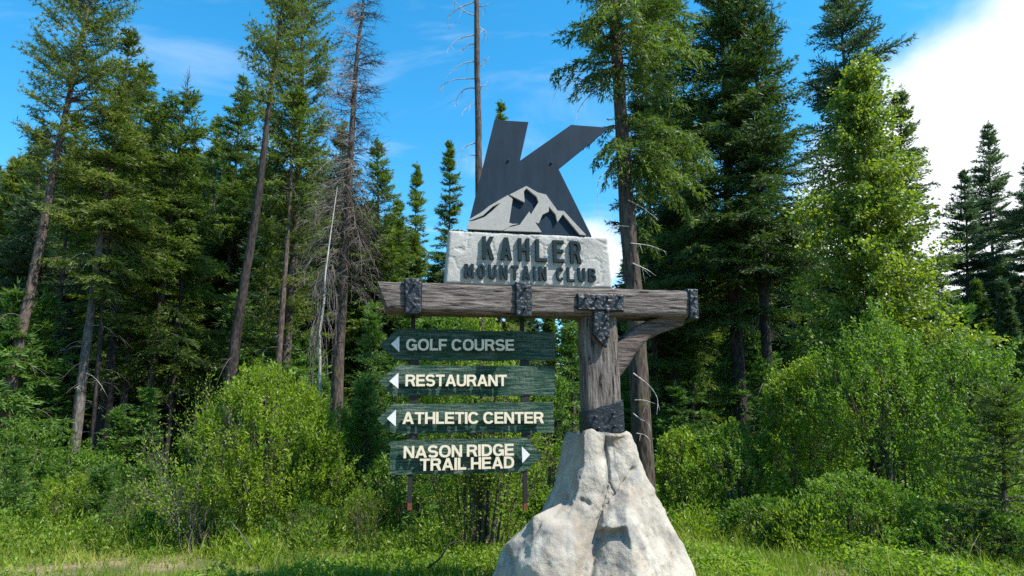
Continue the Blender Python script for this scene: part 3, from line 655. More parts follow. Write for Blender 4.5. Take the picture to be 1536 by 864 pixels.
    V = np.concatenate(g.V); f = np.clip((V[:, 0]-(xp0-.018))/(xp1-xp0+.036), 0, 1); ztop = zs1+(zs2-zs1)*f
    tz = V[:, 2].copy(); V[:, 2] = zlo+(ztop-zlo)*np.clip(tz, 0, 1)
    c0 = np.array([(xp0+xp1)/2, .15, 0]); nrm_ = norm((V-c0)*[1, 1, 0]); nn = fbm(V*26+7, 3)[:, None]
    inside = (np.abs(tz-.5) < .499)[:, None]; V = V+nrm_*nn*.010*inside
    g.V = [V]; sl_ = smesh('iron_foot_sleeve', g.mesh('iron_foot_sleeve', M['iron']), r, base)
    bolts(sl_, [(893, 626), (920, 620), (897, 643), (921, 640)], -.02, .04)
    return zbm, zt
ZBM, ZT = make_timber()

# ---- steel hanging poles
for i, (xt, xb_, lab) in enumerate(((620, 614, 'black steel pole behind the arrow tips, left of the two under the beam'), (783, 788, 'black steel pole behind the board ends nearer the timber post'))):
    A = S(xt, 482, -.23); B = S(xb_, 765, -.23); A[2] = ZBM-.004; A[0] = B[0] = (A[0]+B[0])/2; base = np.array([B[0], B[1], B[2]])
    r = sthing('steel_pole', lab, 'pole', base); r['group'] = 'poles carrying the green boards'
    def box(name, x, y, z0, z1, hx, hy, mat):
        g = Geo(); V = [(x+a*hx, y+b*hy, z) for z in (z0, z1) for a, b in ((-1, -1), (1, -1), (1, 1), (-1, 1))]
        g.add(V, Q=[(0, 1, 5, 4), (1, 2, 6, 5), (2, 3, 7, 6), (3, 0, 4, 7), (3, 2, 1, 0), (4, 5, 6, 7)]); smesh(name, g.mesh(name, mat), r, base)
    box('square_tube', A[0], A[1], B[2]+.07, A[2], .022, .022, M['pole'])
    box('rusty_tip', A[0], A[1], B[2], B[2]+.07, .021, .021, M['rust'])
    for yy in (545, 597, 652): 
        zz_ = S(700, yy, -.23)[2]; box('bracket', A[0]+.02, A[1], zz_-.05, zz_+.05, .045, .026, M['pole'])

# ---- green boards
def board(label, top, bot, lines, arrow, seed, ws=-.19):
    base = S((top[0][0]+top[-1][0])/2, bot[-1][1], ws); r = sthing('direction_board', label, 'sign', base); r['group'] = 'green direction boards'
    T = np.array([S(x, y, ws) for x, y in top]); B = np.array([S(x, y, ws) for x, y in bot])
    x0 = max(T[0][0], B[0][0]) if False else min(T[0][0], B[0][0]); x1 = max(T[-1][0], B[-1][0]); nx, nz = 230, 44
    xs = np.linspace(x0, x1, nx); zt_ = np.interp(xs, T[:, 0], T[:, 2]); zb_ = np.interp(xs, B[:, 0], B[:, 2])
    q = np.stack([xs*7, np.full(nx, seed*3.), np.zeros(nx)], 1); zt_ = zt_+fbm(q, 4)*.012; zb_ = zb_+fbm(q+50, 4)*.012
    zt_ = np.maximum(zt_, zb_+.004)
    t = np.linspace(0, 1, nz); Z = zb_[:, None]+(zt_-zb_)[:, None]*t; X = np.broadcast_to(xs[:, None], Z.shape)
    X = X+(fbm(np.stack([Z.ravel()*30, X.ravel()*0+seed, X.ravel()*0], 1), 3).reshape(Z.shape))*.006
    P = np.stack([X*3, np.full(X.shape, seed*7.), Z*34], -1).reshape(-1, 3); P2 = np.stack([X*40, np.full(X.shape, seed*7.), Z*60], -1).reshape(-1, 3)
    dsp = (fbm(P, 4, .6)*.006+fbm(P2, 2)*.0025).reshape(X.shape)
    th_ = .05; V = np.stack([X, base[1]+dsp+.003, Z], -1).reshape(-1, 3); i = (np.arange(nx-1)[:, None]*nz+np.arange(nz-1)[None]).ravel()
    g = Geo(); g.add(V, Q=np.stack([i, i+nz, i+nz+1, i+1], 1))
    V2 = V.copy(); V2[:, 1] = base[1]+th_
    rim = np.concatenate([np.arange(nx)*nz, (nx-1)*nz+np.arange(1, nz), np.arange(nx-2, -1, -1)*nz+nz-1, np.arange(nz-2, 0, -1)]); k = len(rim); b0 = g.n
    g.add(np.concatenate([V[rim], V2[rim]])); a = np.arange(k); an = (a+1) % k
    g.Q.append(np.stack([a, a+k, an+k, an], 1)+b0); g.tq.append(np.full(k, .5))
    kk = np.arange(nx); b0 = g.n; g.add(np.concatenate([V2.reshape(nx, nz, 3)[:, 0], V2.reshape(nx, nz, 3)[:, -1]])); kk = np.arange(nx-1)
    g.Q.append(np.stack([kk, kk+nx, kk+nx+1, kk+1], 1)+b0); g.tq.append(np.full(nx-1, .5))
    smesh('panel', g.mesh('panel', M['board'], smooth=False), r, base)
    for txt, p0, p1, cap, gp in lines: text_line(r, base, txt, p0, p1, cap, ws+.05, .015, M['letter_cream'], gap=gp)
    A = [S(x, y, ws+.05)[[0, 2]] for x, y in arrow]; g = prism([A], -(ws+.05), -(ws+.05)+.015); smesh('arrow', g.mesh('arrow', M['letter_white']), r, base)
    # letters stand on hidden studs: short pins joining each line to the panel
    g = Geo()
    for txt, p0, p1, cap, gp in lines:
        for f in np.linspace(.04, .96, 9):
            c = S(p0[0]+(p1[0]-p0[0])*f, p0[1]+(p1[1]-p0[1])*f-cap[0]*.08, ws+.035); tube(g, [c, c+[0, .06, 0]], [.003, .003], 5)
    c = S(sum(a[0] for a in arrow)/3, sum(a[1] for a in arrow)/3, ws+.035); tube(g, [c, c+[0, .06, 0]], [.003, .003], 5)
    smesh('letter_studs', g.mesh('letter_studs', M['pole']), r, base)['kind'] = 'stuff'
board('green weathered arrow board reading GOLF COURSE, topmost and shaded by the beam', [(569.4, 517.8), (580, 508), (598.7, 493), (831.8, 498)], [(569.4, 518.2), (594, 540), (700, 540), (831.8, 540)],
      [('GOLF COURSE', (609, 525.5), (771.4, 525.9), (17, 17), .075)], [(586.4, 515.9), (599, 528), (599, 504.2)], 1)
board('green weathered arrow board reading RESTAURANT, between GOLF COURSE and ATHLETIC CENTER', [(567.5, 572), (582, 559), (597.8, 548), (832, 549.5)], [(567.5, 573), (591, 593.3), (832.5, 593.3)],
      [('RESTAURANT', (608.1, 579.3), (760.5, 579.1), (17.4, 17.2), .06)], [(584, 571.6), (597.5, 582.9), (597.8, 558.9)], 2)
board('green weathered arrow board reading ATHLETIC CENTER, above the trail head board', [(565.7, 628.5), (588.3, 605.4), (830, 602.5)], [(565.7, 629.3), (588.3, 649.7), (830, 649.2)],
      [('ATHLETIC CENTER', (603.4, 636), (815.8, 635), (17.6, 17.4), .06)], [(580.2, 627.5), (593.8, 639.7), (594, 614.4)], 3)
board('green weathered board reading NASON RIDGE TRAIL HEAD with arrow pointing right, lowest one', [(585.5, 661), (791.3, 656.4), (814, 684.2)], [(584.8, 712), (786.5, 708.3), (814, 685)],
      [('NASON RIDGE', (605.3, 687.5), (771, 683.2), (18, 18), .07), ('TRAIL HEAD', (629.8, 706.4), (771.4, 702.2), (18, 18), .07)], [(782.8, 669.6), (783.7, 694.7), (795, 681.8)], 4)

# ---- stone plaque
def make_plaque():
    wv = -.03; base = np.array([S(795, 430, wv)[0], .12, ZT+.004]); r = sthing('stone_plaque', 'pale grey textured stone plaque lettered KAHLER MOUNTAIN CLUB standing on the beam', 'plaque', base)
    tl, tr, br, bl = (S(x, y, wv) for x, y in ((674, 345), (912, 356), (919, 430), (668, 420)))
    zb = ZT+.004; nx, nz = 150, 54; t = np.linspace(0, 1, nx)[:, None]; s = np.linspace(0, 1, nz)[None]
    xb0 = bl[0]-.004; xb1 = br[0]+.004
    X = (xb0+(xb1-xb0)*t)*(1-s)+(tl[0]+(tr[0]-tl[0])*t)*s; Zt = tl[2]+(tr[2]-tl[2])*t; Z = zb+(Zt-zb)*s
    P = np.stack([X*4, np.zeros(X.shape), Z*5], -1).reshape(-1, 3); n = fbm(P, 4).reshape(X.shape); rid = np.abs(fbm(P*1.2+8, 4).reshape(X.shape))
    e = np.minimum(np.minimum(t, 1-t)*1.7, np.minimum(s, 1-s)*.5)*np.ones(X.shape); rd = np.clip(e/.02, 0, 1)**.5
    Yf = -wv+.02*(1-rd)+n*.005+np.clip(.08-rid, 0, .08)*.12
    X = X+fbm(P*3+4, 3).reshape(X.shape)*.004; Z = Z+fbm(P*3+14, 3).reshape(X.shape)*.003*(s > .02)
    V = np.stack([X, Yf, Z], -1).reshape(-1, 3); i = (np.arange(nx-1)[:, None]*nz+np.arange(nz-1)[None]).ravel(); g = Geo(); g.add(V, Q=np.stack([i, i+nz, i+nz+1, i+1], 1))
    V2 = V.copy(); V2[:, 1] = -wv+.17; rim = np.concatenate([np.arange(nx)*nz, (nx-1)*nz+np.arange(1, nz), np.arange(nx-2, -1, -1)*nz+nz-1, np.arange(nz-2, 0, -1)]); k = len(rim); b0 = g.n
    g.add(np.concatenate([V[rim], V2[rim]])); a = np.arange(k); an = (a+1) % k; g.Q.append(np.stack([a, a+k, an+k, an], 1)+b0); g.tq.append(np.full(k, .5))
    b0 = g.n; vv = V2.reshape(nx, nz, 3); g.add(np.concatenate([vv[:, 0], vv[:, -1]])); kk = np.arange(nx-1); g.Q.append(np.stack([kk, kk+nx, kk+nx+1, kk+1], 1)+b0); g.tq.append(np.full(nx-1, .5))
    smesh('slab', g.mesh('slab', M['plaque'], smooth=True), r, base)
    text_line(r, base, 'KAHLER', (724, 387.5), (873, 394.6), (33, 33), wv+.036, .046, M['letter_dark'], t=.165, gap=.30, narrow=.55)
    text_line(r, base, 'MOUNTAIN CLUB', (697.2, 416.4), (894.8, 423), (21.5, 20), wv+.030, .040, M['letter_dark'], t=.18, gap=.27, narrow=.60, space=.24)
make_plaque()

# ---- K emblem
def make_k():
    wv = -.06; base = S(795, 352, wv); r = sthing('letter_emblem', 'big dark slate letter K cut-out with a pale mountain relief on top of the plaque', 'emblem', base)
    C = lambda pts, w_=wv: [tuple(S(x, y, w_)[[0, 2]]) for x, y in pts]
    out = C([(742, 179.8), (702.5, 338), (702, 349), (887.6, 355.5), (886.5, 352), (837.8, 253.4), (914, 191.5), (856.6, 187.2), (780, 241), (792.7, 183)])
    g = prism([out], -wv, -wv+.035); smesh('k_plate', g.mesh('k_plate', M['slate']), r, base)
    z = lambda x, y: (690+x/7.314, 270+y/7.316)
    wm = wv+.034
    outer = C([z(*p) for p in [(75, 535), (100, 440), (240, 350), (320, 285), (525, 165), (578, 208), (540, 468), (575, 480), (640, 478), (560, 500), (505, 525), (470, 553)]], wm)
    # three raised pieces: west slope, summit ridge with centre slope, east ridge
    west = [z(*p) for p in [(75, 537), (103, 452), (250, 400), (320, 330), (445, 250), (390, 320), (275, 400), (120, 450), (104, 438), (240, 350), (320, 285), (525, 165), (578, 208), (540, 468), (575, 480), (640, 480), (560, 500), (470, 553)]]
    west = [z(*p) for p in [(75, 537), (100, 455), (150, 447), (270, 405), (350, 340), (450, 245), (360, 290), (255, 385), (105, 447), (103, 430), (240, 350), (320, 285), (525, 165), (578, 208), (540, 468), (575, 480), (640, 480), (560, 500), (470, 553)]]
    summ = [z(*p) for p in [(545, 160), (728, 65), (850, 135), (945, 160), (1070, 335), (1140, 340), (1385, 604), (1318, 600), (1130, 375), (1070, 460), (1050, 375), (975, 290), (975, 345), (905, 380), (865, 475), (825, 462), (895, 570), (478, 556), (530, 520), (655, 492), (760, 345), (778, 378), (862, 240), (840, 180), (730, 90), (700, 125), (710, 245)]]
    for nm, pts in (('mountain_slope', west), ('mountain_ridge', summ)):
        g = prism([C(pts, wm)], -wm, -wv-.001); smesh(nm, g.mesh(nm, M['mountain']), r, base)
    for x, y in ((762.5, 241), (827, 244.5)):
        c = S(x, y, wv); g = Geo(); tube(g, [c+[0, .01, 0], c+[0, -.012, 0], c+[0, -.018, 0]], [.013, .013, .007], 8); smesh('bolt', g.mesh('bolt', M['pole']), r, base)
make_k()

# ------------------------------------------------------------------ trees
def rot_about_z(d, a):
    c, s = np.cos(a), np.sin(a); return np.stack([d[..., 0]*c-d[..., 1]*s, d[..., 0]*s+d[..., 1]*c, d[..., 2]], -1)
def conifer_geo(H, cb, R, prof, rng, style='fir', lean=(0, 0), tl=.17, tw=.034, spacing=.30, per=4.2, sparse=0.0, droop=.25, top_dead=0.0, limbs=None, dens=1.0, hue=0.0, side=None):
    """crown of a conifer of height H above the origin: whorls of branches, each with side shoots carrying needle tufts"""
    g = Geo(); wd = Geo(); lean = np.array(lean, float)
    Pl, Dl, Tl, Ll = [], [], [], []
    z = cb; paths = []
    items = []
    while z < H-.25:
        t = (z-cb)/(H-cb)
        n = rng.poisson(per*(1 if t < .9 else .8))
        for _ in range(n):
            if rng.random() < sparse: continue
            items.append((z+rng.uniform(-.12, .12), rng.uniform(0, 2*pi), None))
        z += spacing*(1-.45*t)*rng.uniform(.8, 1.2)
    if limbs: items += limbs
    lump = rng.uniform(0, 50)
    for (zb, az, Lg) in items:
        t = np.clip((zb-cb)/(H-cb), 0, 1)
        Lb = Lg if Lg else R*prof(t)*rng.uniform(.62, 1.12)*(1+.42*float(vnoise(np.array([[cos(az)*1.1+lump, sin(az)*1.1, zb*.55]]))[0]))
        if side is not None and not Lg: Lb *= 1+side[1]*cos(az-side[0])
        if Lb < .12: Lb = .12
        e0 = radians(-12+52*t**1.5+rng.normal()*9) if style != 'pine' else radians(5+40*t+rng.normal()*14)
        ns = max(4, int(Lb/.10)); s = np.linspace(0, 1, ns)
        sag = droop*(1-t*.8)*(1.0 if style != 'pine' else .2); hor = Lb*s*cos(e0); ver = Lb*(s*sin(e0)-sag*s**2*.8+sag*.55*s**3+(0.18*s**2 if style == 'pine' else 0))
        d = np.array([cos(az), sin(az), 0]); q = np.array([-sin(az), cos(az), 0])
        wv = rng.normal()*.10*Lb*np.sin(s*pi)+rng.normal()*.12*Lb*s**2
        ax_ = lean*zb; org = np.array([ax_[0], ax_[1], zb])
        B = org+d*hor[:, None]+q*wv[:, None]+np.array([0, 0, 1.])*ver[:, None]
        paths.append((B[np.linspace(0, ns-1, 4).astype(int)], Lb))
        if top_dead and t > 1-top_dead: continue
        tg = norm(np.gradient(B, axis=0)); btint = .5+.16*rng.normal()+hue
        s0 = .18 if style == 'fir' else .45
        k0 = int(ns*s0)
        for kk in range(k0, ns):
            ss = s[kk]
            for sg_ in (-1, 1):
                if rng.random() > .86*dens: continue
                Ls = (Lb*.36*(1.12-ss)+.10)*rng.uniform(.6, 1.2)
                if style == 'pine': Ls = .16+.22*rng.random()
                dd = rot_about_z(tg[kk], sg_*radians(rng.uniform(38, 68))); dd[2] += rng.normal()*.12-droop*.4; dd = norm(dd)
                m_ = max(2, int(Ls/(.088))); u = np.linspace(.15, 1, m_)
                pp = B[kk]+dd*(Ls*u)[:, None]; pp[:, 2] -= droop*.35*Ls*u**2
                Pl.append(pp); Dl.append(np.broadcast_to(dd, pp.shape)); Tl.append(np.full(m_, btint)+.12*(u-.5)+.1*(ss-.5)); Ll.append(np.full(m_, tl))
        mm = ns-k0; Pl.append(B[k0:]); Dl.append(tg[k0:]); Tl.append(np.full(mm, btint+.05)); Ll.append(np.full(mm, tl))
    if not top_dead:
        u = np.linspace(max(cb, H-.9), H, 9); Pl.append(np.stack([lean[0]*u, lean[1]*u, u], 1)); Dl.append(np.broadcast_to(np.array([0, 0, 1.]), (9, 3))+rng.normal(size=(9, 3))*.4); Tl.append(np.full(9, .6)); Ll.append(np.full(9, tl*.8))
    if Pl:
        P = np.concatenate(Pl); D = np.concatenate(Dl); T = np.concatenate(Tl); Ln = np.concatenate(Ll)
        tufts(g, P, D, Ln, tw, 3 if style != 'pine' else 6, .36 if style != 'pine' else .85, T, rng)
    if paths:
        A = np.stack([p for p, _ in paths]); Lb = np.array([l for _, l in paths])
        rd = (.006+.012*Lb)[:, None]*np.array([1, .75, .5, .15]); tubes_batch(wd, A, rd, 3)
    return g, wd
def trunk_geo(H, r0, lean, rng, top=.03, sides=14, flare=.35, crook=.04, n=46):
    g = Geo(); z = np.linspace(-.3, H, n); t = np.clip(z/H, 0, 1); r = r0*(1-t)**.85*(1-top)+top*r0+r0*flare*np.exp(-np.clip(z, 0, None)/.35)
    q = np.stack([z*.25, np.full(n, rng.uniform(0, 99)), np.zeros(n)], 1); q2 = q+31
    off = np.stack([fbm(q, 2)*crook*H*.12, fbm(q2, 2)*crook*H*.12], 1); off -= off[np.argmin(abs(z))]; off *= np.clip(z/2, 0, 1)[:, None]
    pts = np.stack([lean[0]*z+off[:, 0], lean[1]*z+off[:, 1], z], 1); tube(g, pts, r, sides, rough=.16, seed=rng.uniform(0, 50)); return g, (z, pts)
def dead_branches_geo(z0, z1, n, Lr, trunk, rng, droop=.6, rad=.010, sub=5, az=None, k=8):
    g = Geo(); zt_, pts = trunk
    for _ in range(n):
        z = rng.uniform(z0, z1); L_ = rng.uniform(*Lr); a = rng.uniform(0, 2*pi) if az is None else rng.normal(az[0], az[1])
        o = np.array([np.interp(z, zt_, pts[:, i]) for i in range(3)]); s = np.linspace(0, 1, k); d = np.array([cos(a), sin(a), 0]); q = np.array([-sin(a), cos(a), 0])
        P = o+d*(L_*s*(1-.25*s))[:, None]+q*(L_*.15*rng.normal()*s**2)[:, None]; P[:, 2] += L_*(.18*rng.normal()*s+.22*s-droop*s**2)
        tubes_batch(g, P[None], (rad*(.5+L_*.6)*(1-s*.85))[None], 4, .5+.1*rng.normal())
        if sub:
            m_ = rng.integers(2, sub+2); ks = rng.integers(2, k-1, m_); Q = []
            for j in ks:
                l2 = L_*rng.uniform(.15, .4); dd = norm(d*rng.uniform(.2, 1)+q*rng.normal()*.9+np.array([0, 0, rng.normal()*.3-.5*droop])); u = np.linspace(0, 1, 4)[:, None]
                Q.append(P[j]+dd*l2*u+np.array([0, 0, -droop*.4])*l2*u**2)
            tubes_batch(g, np.array(Q), np.full((len(Q), 4), rad*.35)*np.array([1, .8, .6, .2]), 3, .55)
    return g
CONE = lambda t: (1-t)**.8*(.35+.65*min(1, (t+.05)/.15)) if t < 1 else 0
SLIM = lambda t: (1-t)**.6*.9*(.4+.6*min(1, t/.2))
PINE = lambda t: (.45+.55*min(1, t/.25))*(1-t)**.45
def trunk_place(xb, D, xt, yt):
    B = ground_at(xb, D); T = at(xt, yt, D); B[2] = float(ground_z(B[0], B[1])); H = T[2]-B[2]; return B, H, ((T[0]-B[0])/H, 0.0)
def conifer(name, label, cat, xb, D, xt, yt, cby, hwpx, style='fir', mat='fir', bark='bark', r0=.16, seed=0, prof=CONE, dead=0, deadL=(.5, 1.4), group='conifers standing at the forest edge', **kw):
    rng = np.random.default_rng(seed+1000); B, H, lean = trunk_place(xb, D, xt, yt)
    cb = at(xt, cby, D)[2]; R_ = hwpx/FPX*D*(1.32 if style != 'pine' else 1.12)
    k = D/18.0; kw.setdefault('tl', (.15 if style != 'pine' else .12)*(.6+.4*k)); kw.setdefault('tw', (.038 if style != 'pine' else .024)*(.55+.45*k)); kw.setdefault('spacing', .30*(.6+.4*k))
    g, wd = conifer_geo(H, cb, R_, prof, rng, style, lean, **kw)
    r = thing(name, label, cat, B, 0, group)
    tg_, tr = trunk_geo(H, r0, lean, rng); link('trunk', tg_.mesh('trunk', M[bark], smooth=True), r)
    link('branches', wd.mesh('branches', M[bark]), r)['kind'] = 'stuff'
    if g.n:
        link('crown', g.mesh('crown', M[mat], tint=True), r)
    if dead:
        dg = dead_branches_geo(max(1.2, cb*.25), cb+1.0, dead, deadL, tr, rng); o = link('dead_branches', dg.mesh('dead_branches', M['deadwood' if bark == 'bark_grey' else 'twig'], tint=True), r); o['kind'] = 'stuff'
    return r, tr, B, H

EDGE = [
 # name, label, xb, D, xt, yt, crown base y, half width px, options
 ('pine_tree', 'tall pine with long bare reddish trunk leaning at the far left edge', -22, 17, 160, -130, 262, 88, dict(style='pine', mat='pine', bark='bark_red', r0=.165, prof=PINE, per=7, spacing=.26, dead=10, deadL=(.6, 1.8))),
 ('fir_tree', 'dark conifer with sprays to the picture edge behind the red-barked leaning pine', 48, 24, 62, 190, 640, 84, dict(mat='bluefir', r0=.15)),
 ('fir_tree', 'conifer with pale weathered grey lower trunk, right of the red-barked leaning pine', 100, 18, 196, 40, 430, 86, dict(mat='pine', bark='bark_grey', r0=.155, dead=22)),
 ('fir_tree', 'slim dark conifer rising between the grey-trunked tree and the dead-topped fir', 140, 21, 222, 88, 490, 76, dict(r0=.15, dead=16)),
 ('fir_tree', 'green fir with bare grey dead tip above its crown', 205, 20, 283, 98, 560, 96, dict(r0=.15, top_dead=.10, mat='fir', dead=10)),
 ('fir_tree', 'lighter green fir with full pointed top left of the dark leaning trunk', 322, 27, 366, 112, 560, 82, dict(r0=.16)),
 ('pine_tree', 'pine with a long dark bare trunk leaning right behind the big bush', 316, 16, 436, -60, 150, 46, dict(style='pine', mat='pine', bark='bark_dark', r0=.17, prof=PINE, spacing=.24, per=5, dead=9, deadL=(.4, 1.1))),
 ('pine_tree', 'tall dense olive pine filling the sky right of the leaning dark trunk', 418, 20, 462, -120, 500, 78, dict(style='pine', mat='pine', r0=.17, prof=lambda t: .75*(1-t)**.35*(.6+.4*min(1, t/.3)), spacing=.24, per=5, dens=.95, dead=8)),
 ('fir_tree', 'mid-green fir filling the gap left of the dead-topped fir', 190, 27, 246, 150, 560, 70, dict(mat='fir', r0=.13, per=4)),
 ('fir_tree', 'fir between the dead-topped fir and the lighter full fir', 300, 29, 326, 172, 560, 60, dict(mat='fir', r0=.13, per=4)),
 ('fir_tree', 'dim green conifer filling the gap behind the brown dead conifer on its left', 500, 27, 515, 180, 560, 66, dict(mat='pine', r0=.14, per=4)),
 ('fir_tree', 'yellowish green conifer low behind the big bush, beside the olive pine', 395, 22, 400, 330, 640, 52, dict(mat='fir', r0=.1)),
 ('fir_tree', 'green fir standing just behind the brown dead conifer', 575, 26, 566, 205, 640, 70, dict(r0=.15)),
 ('fir_tree', 'small far fir against the sky, left of the two before the K sign', 628, 42, 625, 243, 600, 38, dict(r0=.13)),
 ('fir_tree', 'small far pointed fir against the sky, right next to the K sign', 674, 38, 674, 212, 600, 42, dict(r0=.14)),
 ('fir_tree', 'pale green fir top showing through the notch of the K', 752, 34, 752, 150, 600, 44, dict(r0=.15)),
 ('fir_tree', 'fir with tip just above the plaque, seen between far firs and the beam', 596, 30, 598, 300, 620, 44, dict(r0=.12)),
 ('fir_tree', 'conifer behind the timber post with bright lower sprays', 868, 17, 850, 432, 690, 50, dict(mat='fir_bright', r0=.09)),
 ('fir_tree', 'small fir top beside the right edge of the stone plaque', 893, 27, 892, 385, 640, 40, dict(r0=.09)),
 ('fir_tree', 'tall slim fir filling the gap right of the lichen-spotted trunk', 985, 21, 968, -90, 560, 62, dict(r0=.13, mat='darkfir', per=5)),
 ('fir_tree', 'dense fir close behind the right end of the beam', 1020, 23, 1000, -60, 560, 90, dict(r0=.18, dead=14)),
 ('fir_tree', 'biggest dark fir with broad layered crown right of the lichen-spotted trunk', 1118, 19, 1072, -110, 470, 128, dict(r0=.22, bark='bark_dark', dead=26, per=6, mat='darkfir')),
 ('fir_tree', 'dark fir with bare lower trunk between the broad fir and the bright birch', 1160, 18, 1128, -40, 400, 100, dict(r0=.18, bark='bark_dark', dead=30, per=5.5, mat='darkfir')),
 ('spruce_tree', 'blue-green spruce rising above and behind the bright birch', 1300, 25, 1258, -70, 470, 112, dict(per=4, mat='bluefir', r0=.2, prof=lambda t: (1-t)**.75*(.5+.5*min(1, t/.2)))),
 ('spruce_tree', 'green spruce whose pointed branches stick out past the bright birch on the right', 1352, 23, 1352, 128, 640, 84, dict(mat='fir', r0=.16, sparse=.12)),
 ('fir_tree', 'slender grey-green fir against the white cloud, shorter of two by the right edge', 1456, 34, 1447, 258, 640, 66, dict(mat='bluefir', r0=.15)),
 ('fir_tree', 'tallest slender grey-green fir against the white cloud near the right edge', 1500, 36, 1482, 182, 640, 76, dict(mat='bluefir', r0=.16)),
 ('fir_tree', 'fir cut off by the right edge of the picture under the cloud', 1556, 32, 1545, 240, 640, 76, dict(mat='bluefir', r0=.16)),
 ('fir_tree', 'low dark fir filling the gap under the cloud right of the birch', 1412, 28, 1408, 400, 660, 66, dict(mat='fir', r0=.12)),
]
for i, (nm, lab, xb, D, xt, yt, cby, hw, kw) in enumerate(EDGE):
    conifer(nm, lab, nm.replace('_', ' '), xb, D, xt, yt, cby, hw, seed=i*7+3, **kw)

# bare lower trunks between the trees on the left and right: conifers whose crowns merge above
BARE = [('dark straight trunk left of the fallen white twigs', 148, 19, 190, 130, .12, 'bark_dark'), ('brown trunk leaning right behind the dead brush', 172, 20, 232, 150, .12, 'bark'),
        ('thin pale trunk beside the dark leaning trunk', 206, 21, 262, 220, .10, 'bark_grey'), ('slender trunk left of the weathered grey trunk', 64, 22, 118, 170, .11, 'bark_dark'),
        ('almost black slim trunk left of the leaning brown one', 132, 18, 180, 150, .085, 'bark_dark'), ('slim shaded trunk right of the thin pale one', 244, 20, 292, 210, .09, 'bark_dark'),
        ('brown trunk with red bark behind the big bush', 402, 19, 446, 120, .13, 'bark_red'), ('dim trunk in the shade under the beam end', 1040, 22, 1022, 150, .12, 'bark_dark')]
for i, (lab, xb, D, xt, yt, r0, bk) in enumerate(BARE):
    conifer('pine_tree', lab.replace('trunk', 'trunk of a conifer', 1), 'pine tree', xb, D, xt, yt, yt+190, 44, style='fir', mat='fir', bark=bk, r0=r0, seed=300+i, dead=18, deadL=(.3, 1.2))

# brown dead conifer full of fine twigs
def dead_conifer():
    rng = np.random.default_rng(5); B, H, lean = trunk_place(497, 16, 548, -80)
    r = thing('dead_conifer', 'dead brown conifer with fine bare twigs and mossy lower trunk', 'dead tree', B, 0); g, tr = trunk_geo(H, .17, lean, rng, crook=.1); link('trunk', g.mesh('trunk', M['bark_moss'], smooth=True), r)
    z0 = at(530, 430, 16)[2]; P = []; Rr = []; g = Geo()
    for k in range(330):
        z = rng.uniform(z0, H-.1); t = (z-z0)/(H-z0); L_ = (1.15*(1-t)**.6+.15)*rng.uniform(.5, 1.15); a = rng.uniform(0, 2*pi); d = np.array([cos(a), sin(a), 0]); q = np.array([-sin(a), cos(a), 0])
        o = np.array([np.interp(z, tr[0], tr[1][:, i]) for i in range(3)]); s = np.linspace(0, 1, 6); dr = .75 if t < .35 else .15
        C = o+d*(L_*s*(1-.2*s))[:, None]+q*(.15*L_*rng.normal()*s**2)[:, None]; C[:, 2] += L_*(.25*s*(1 if t > .3 else .3)-dr*s**2)
        tubes_batch(g, C[None], (.011*(1-s*.8))[None], 3, .4+.15*rng.normal()); n2 = int(6+L_*16); Q = []
        for j in range(n2):
            kk = rng.integers(1, 6); l2 = rng.uniform(.12, .45)*L_**.5; dd = norm(d*rng.uniform(.1, 1)+q*rng.normal()*.9+np.array([0, 0, rng.normal()*.25-dr*.5])); u = np.linspace(0, 1, 4)[:, None]
            Q.append(C[kk]+dd*l2*u+rng.normal(size=3)*.06*u**2-np.array([0, 0, dr*.35])*l2*u**2)
        tubes_batch(g, np.array(Q), np.full((n2, 4), .0052)*np.array([1, .9, .7, .3]), 3, .45+.15*rng.normal())
    link('twigs', g.mesh('twigs', M['twig'], tint=True), r)['kind'] = 'stuff'
dead_conifer()

# tall bare snag behind the K
def branch_part(r, name, pts, r0, mat, sides=6, twigs=None, rng=None, sub=0):
    pts = np.array(pts, float); n = 14; t = np.linspace(0, len(pts)-1, n); P = np.stack([np.interp(t, np.arange(len(pts)), pts[:, k]) for k in range(3)], 1)
    for _ in range(3): P[1:-1] = (P[1:-1]*2+P[2:]+P[:-2])/4
    g = Geo(); tube(g, P, r0*(1-.85*np.linspace(0, 1, n)), sides)
    if sub:
        Q = []; 
        for j in range(sub):
            kk = rng.integers(3, n-1); l2 = rng.uniform(.08, .3); dd = norm((P[kk]-P[kk-1])*6+rng.normal(size=3)*.5+np.array([0, 0, -.35])); u = np.linspace(0, 1, 4)[:, None]; Q.append(P[kk]+dd*l2*u-np.array([0, 0, .3])*l2*u**2)
        tubes_batch(g, np.array(Q), np.full((sub, 4), r0*.35)*np.array([1, .8, .6, .2]), 4, .5)
    return link(name, g.mesh(name, M[mat]), r)
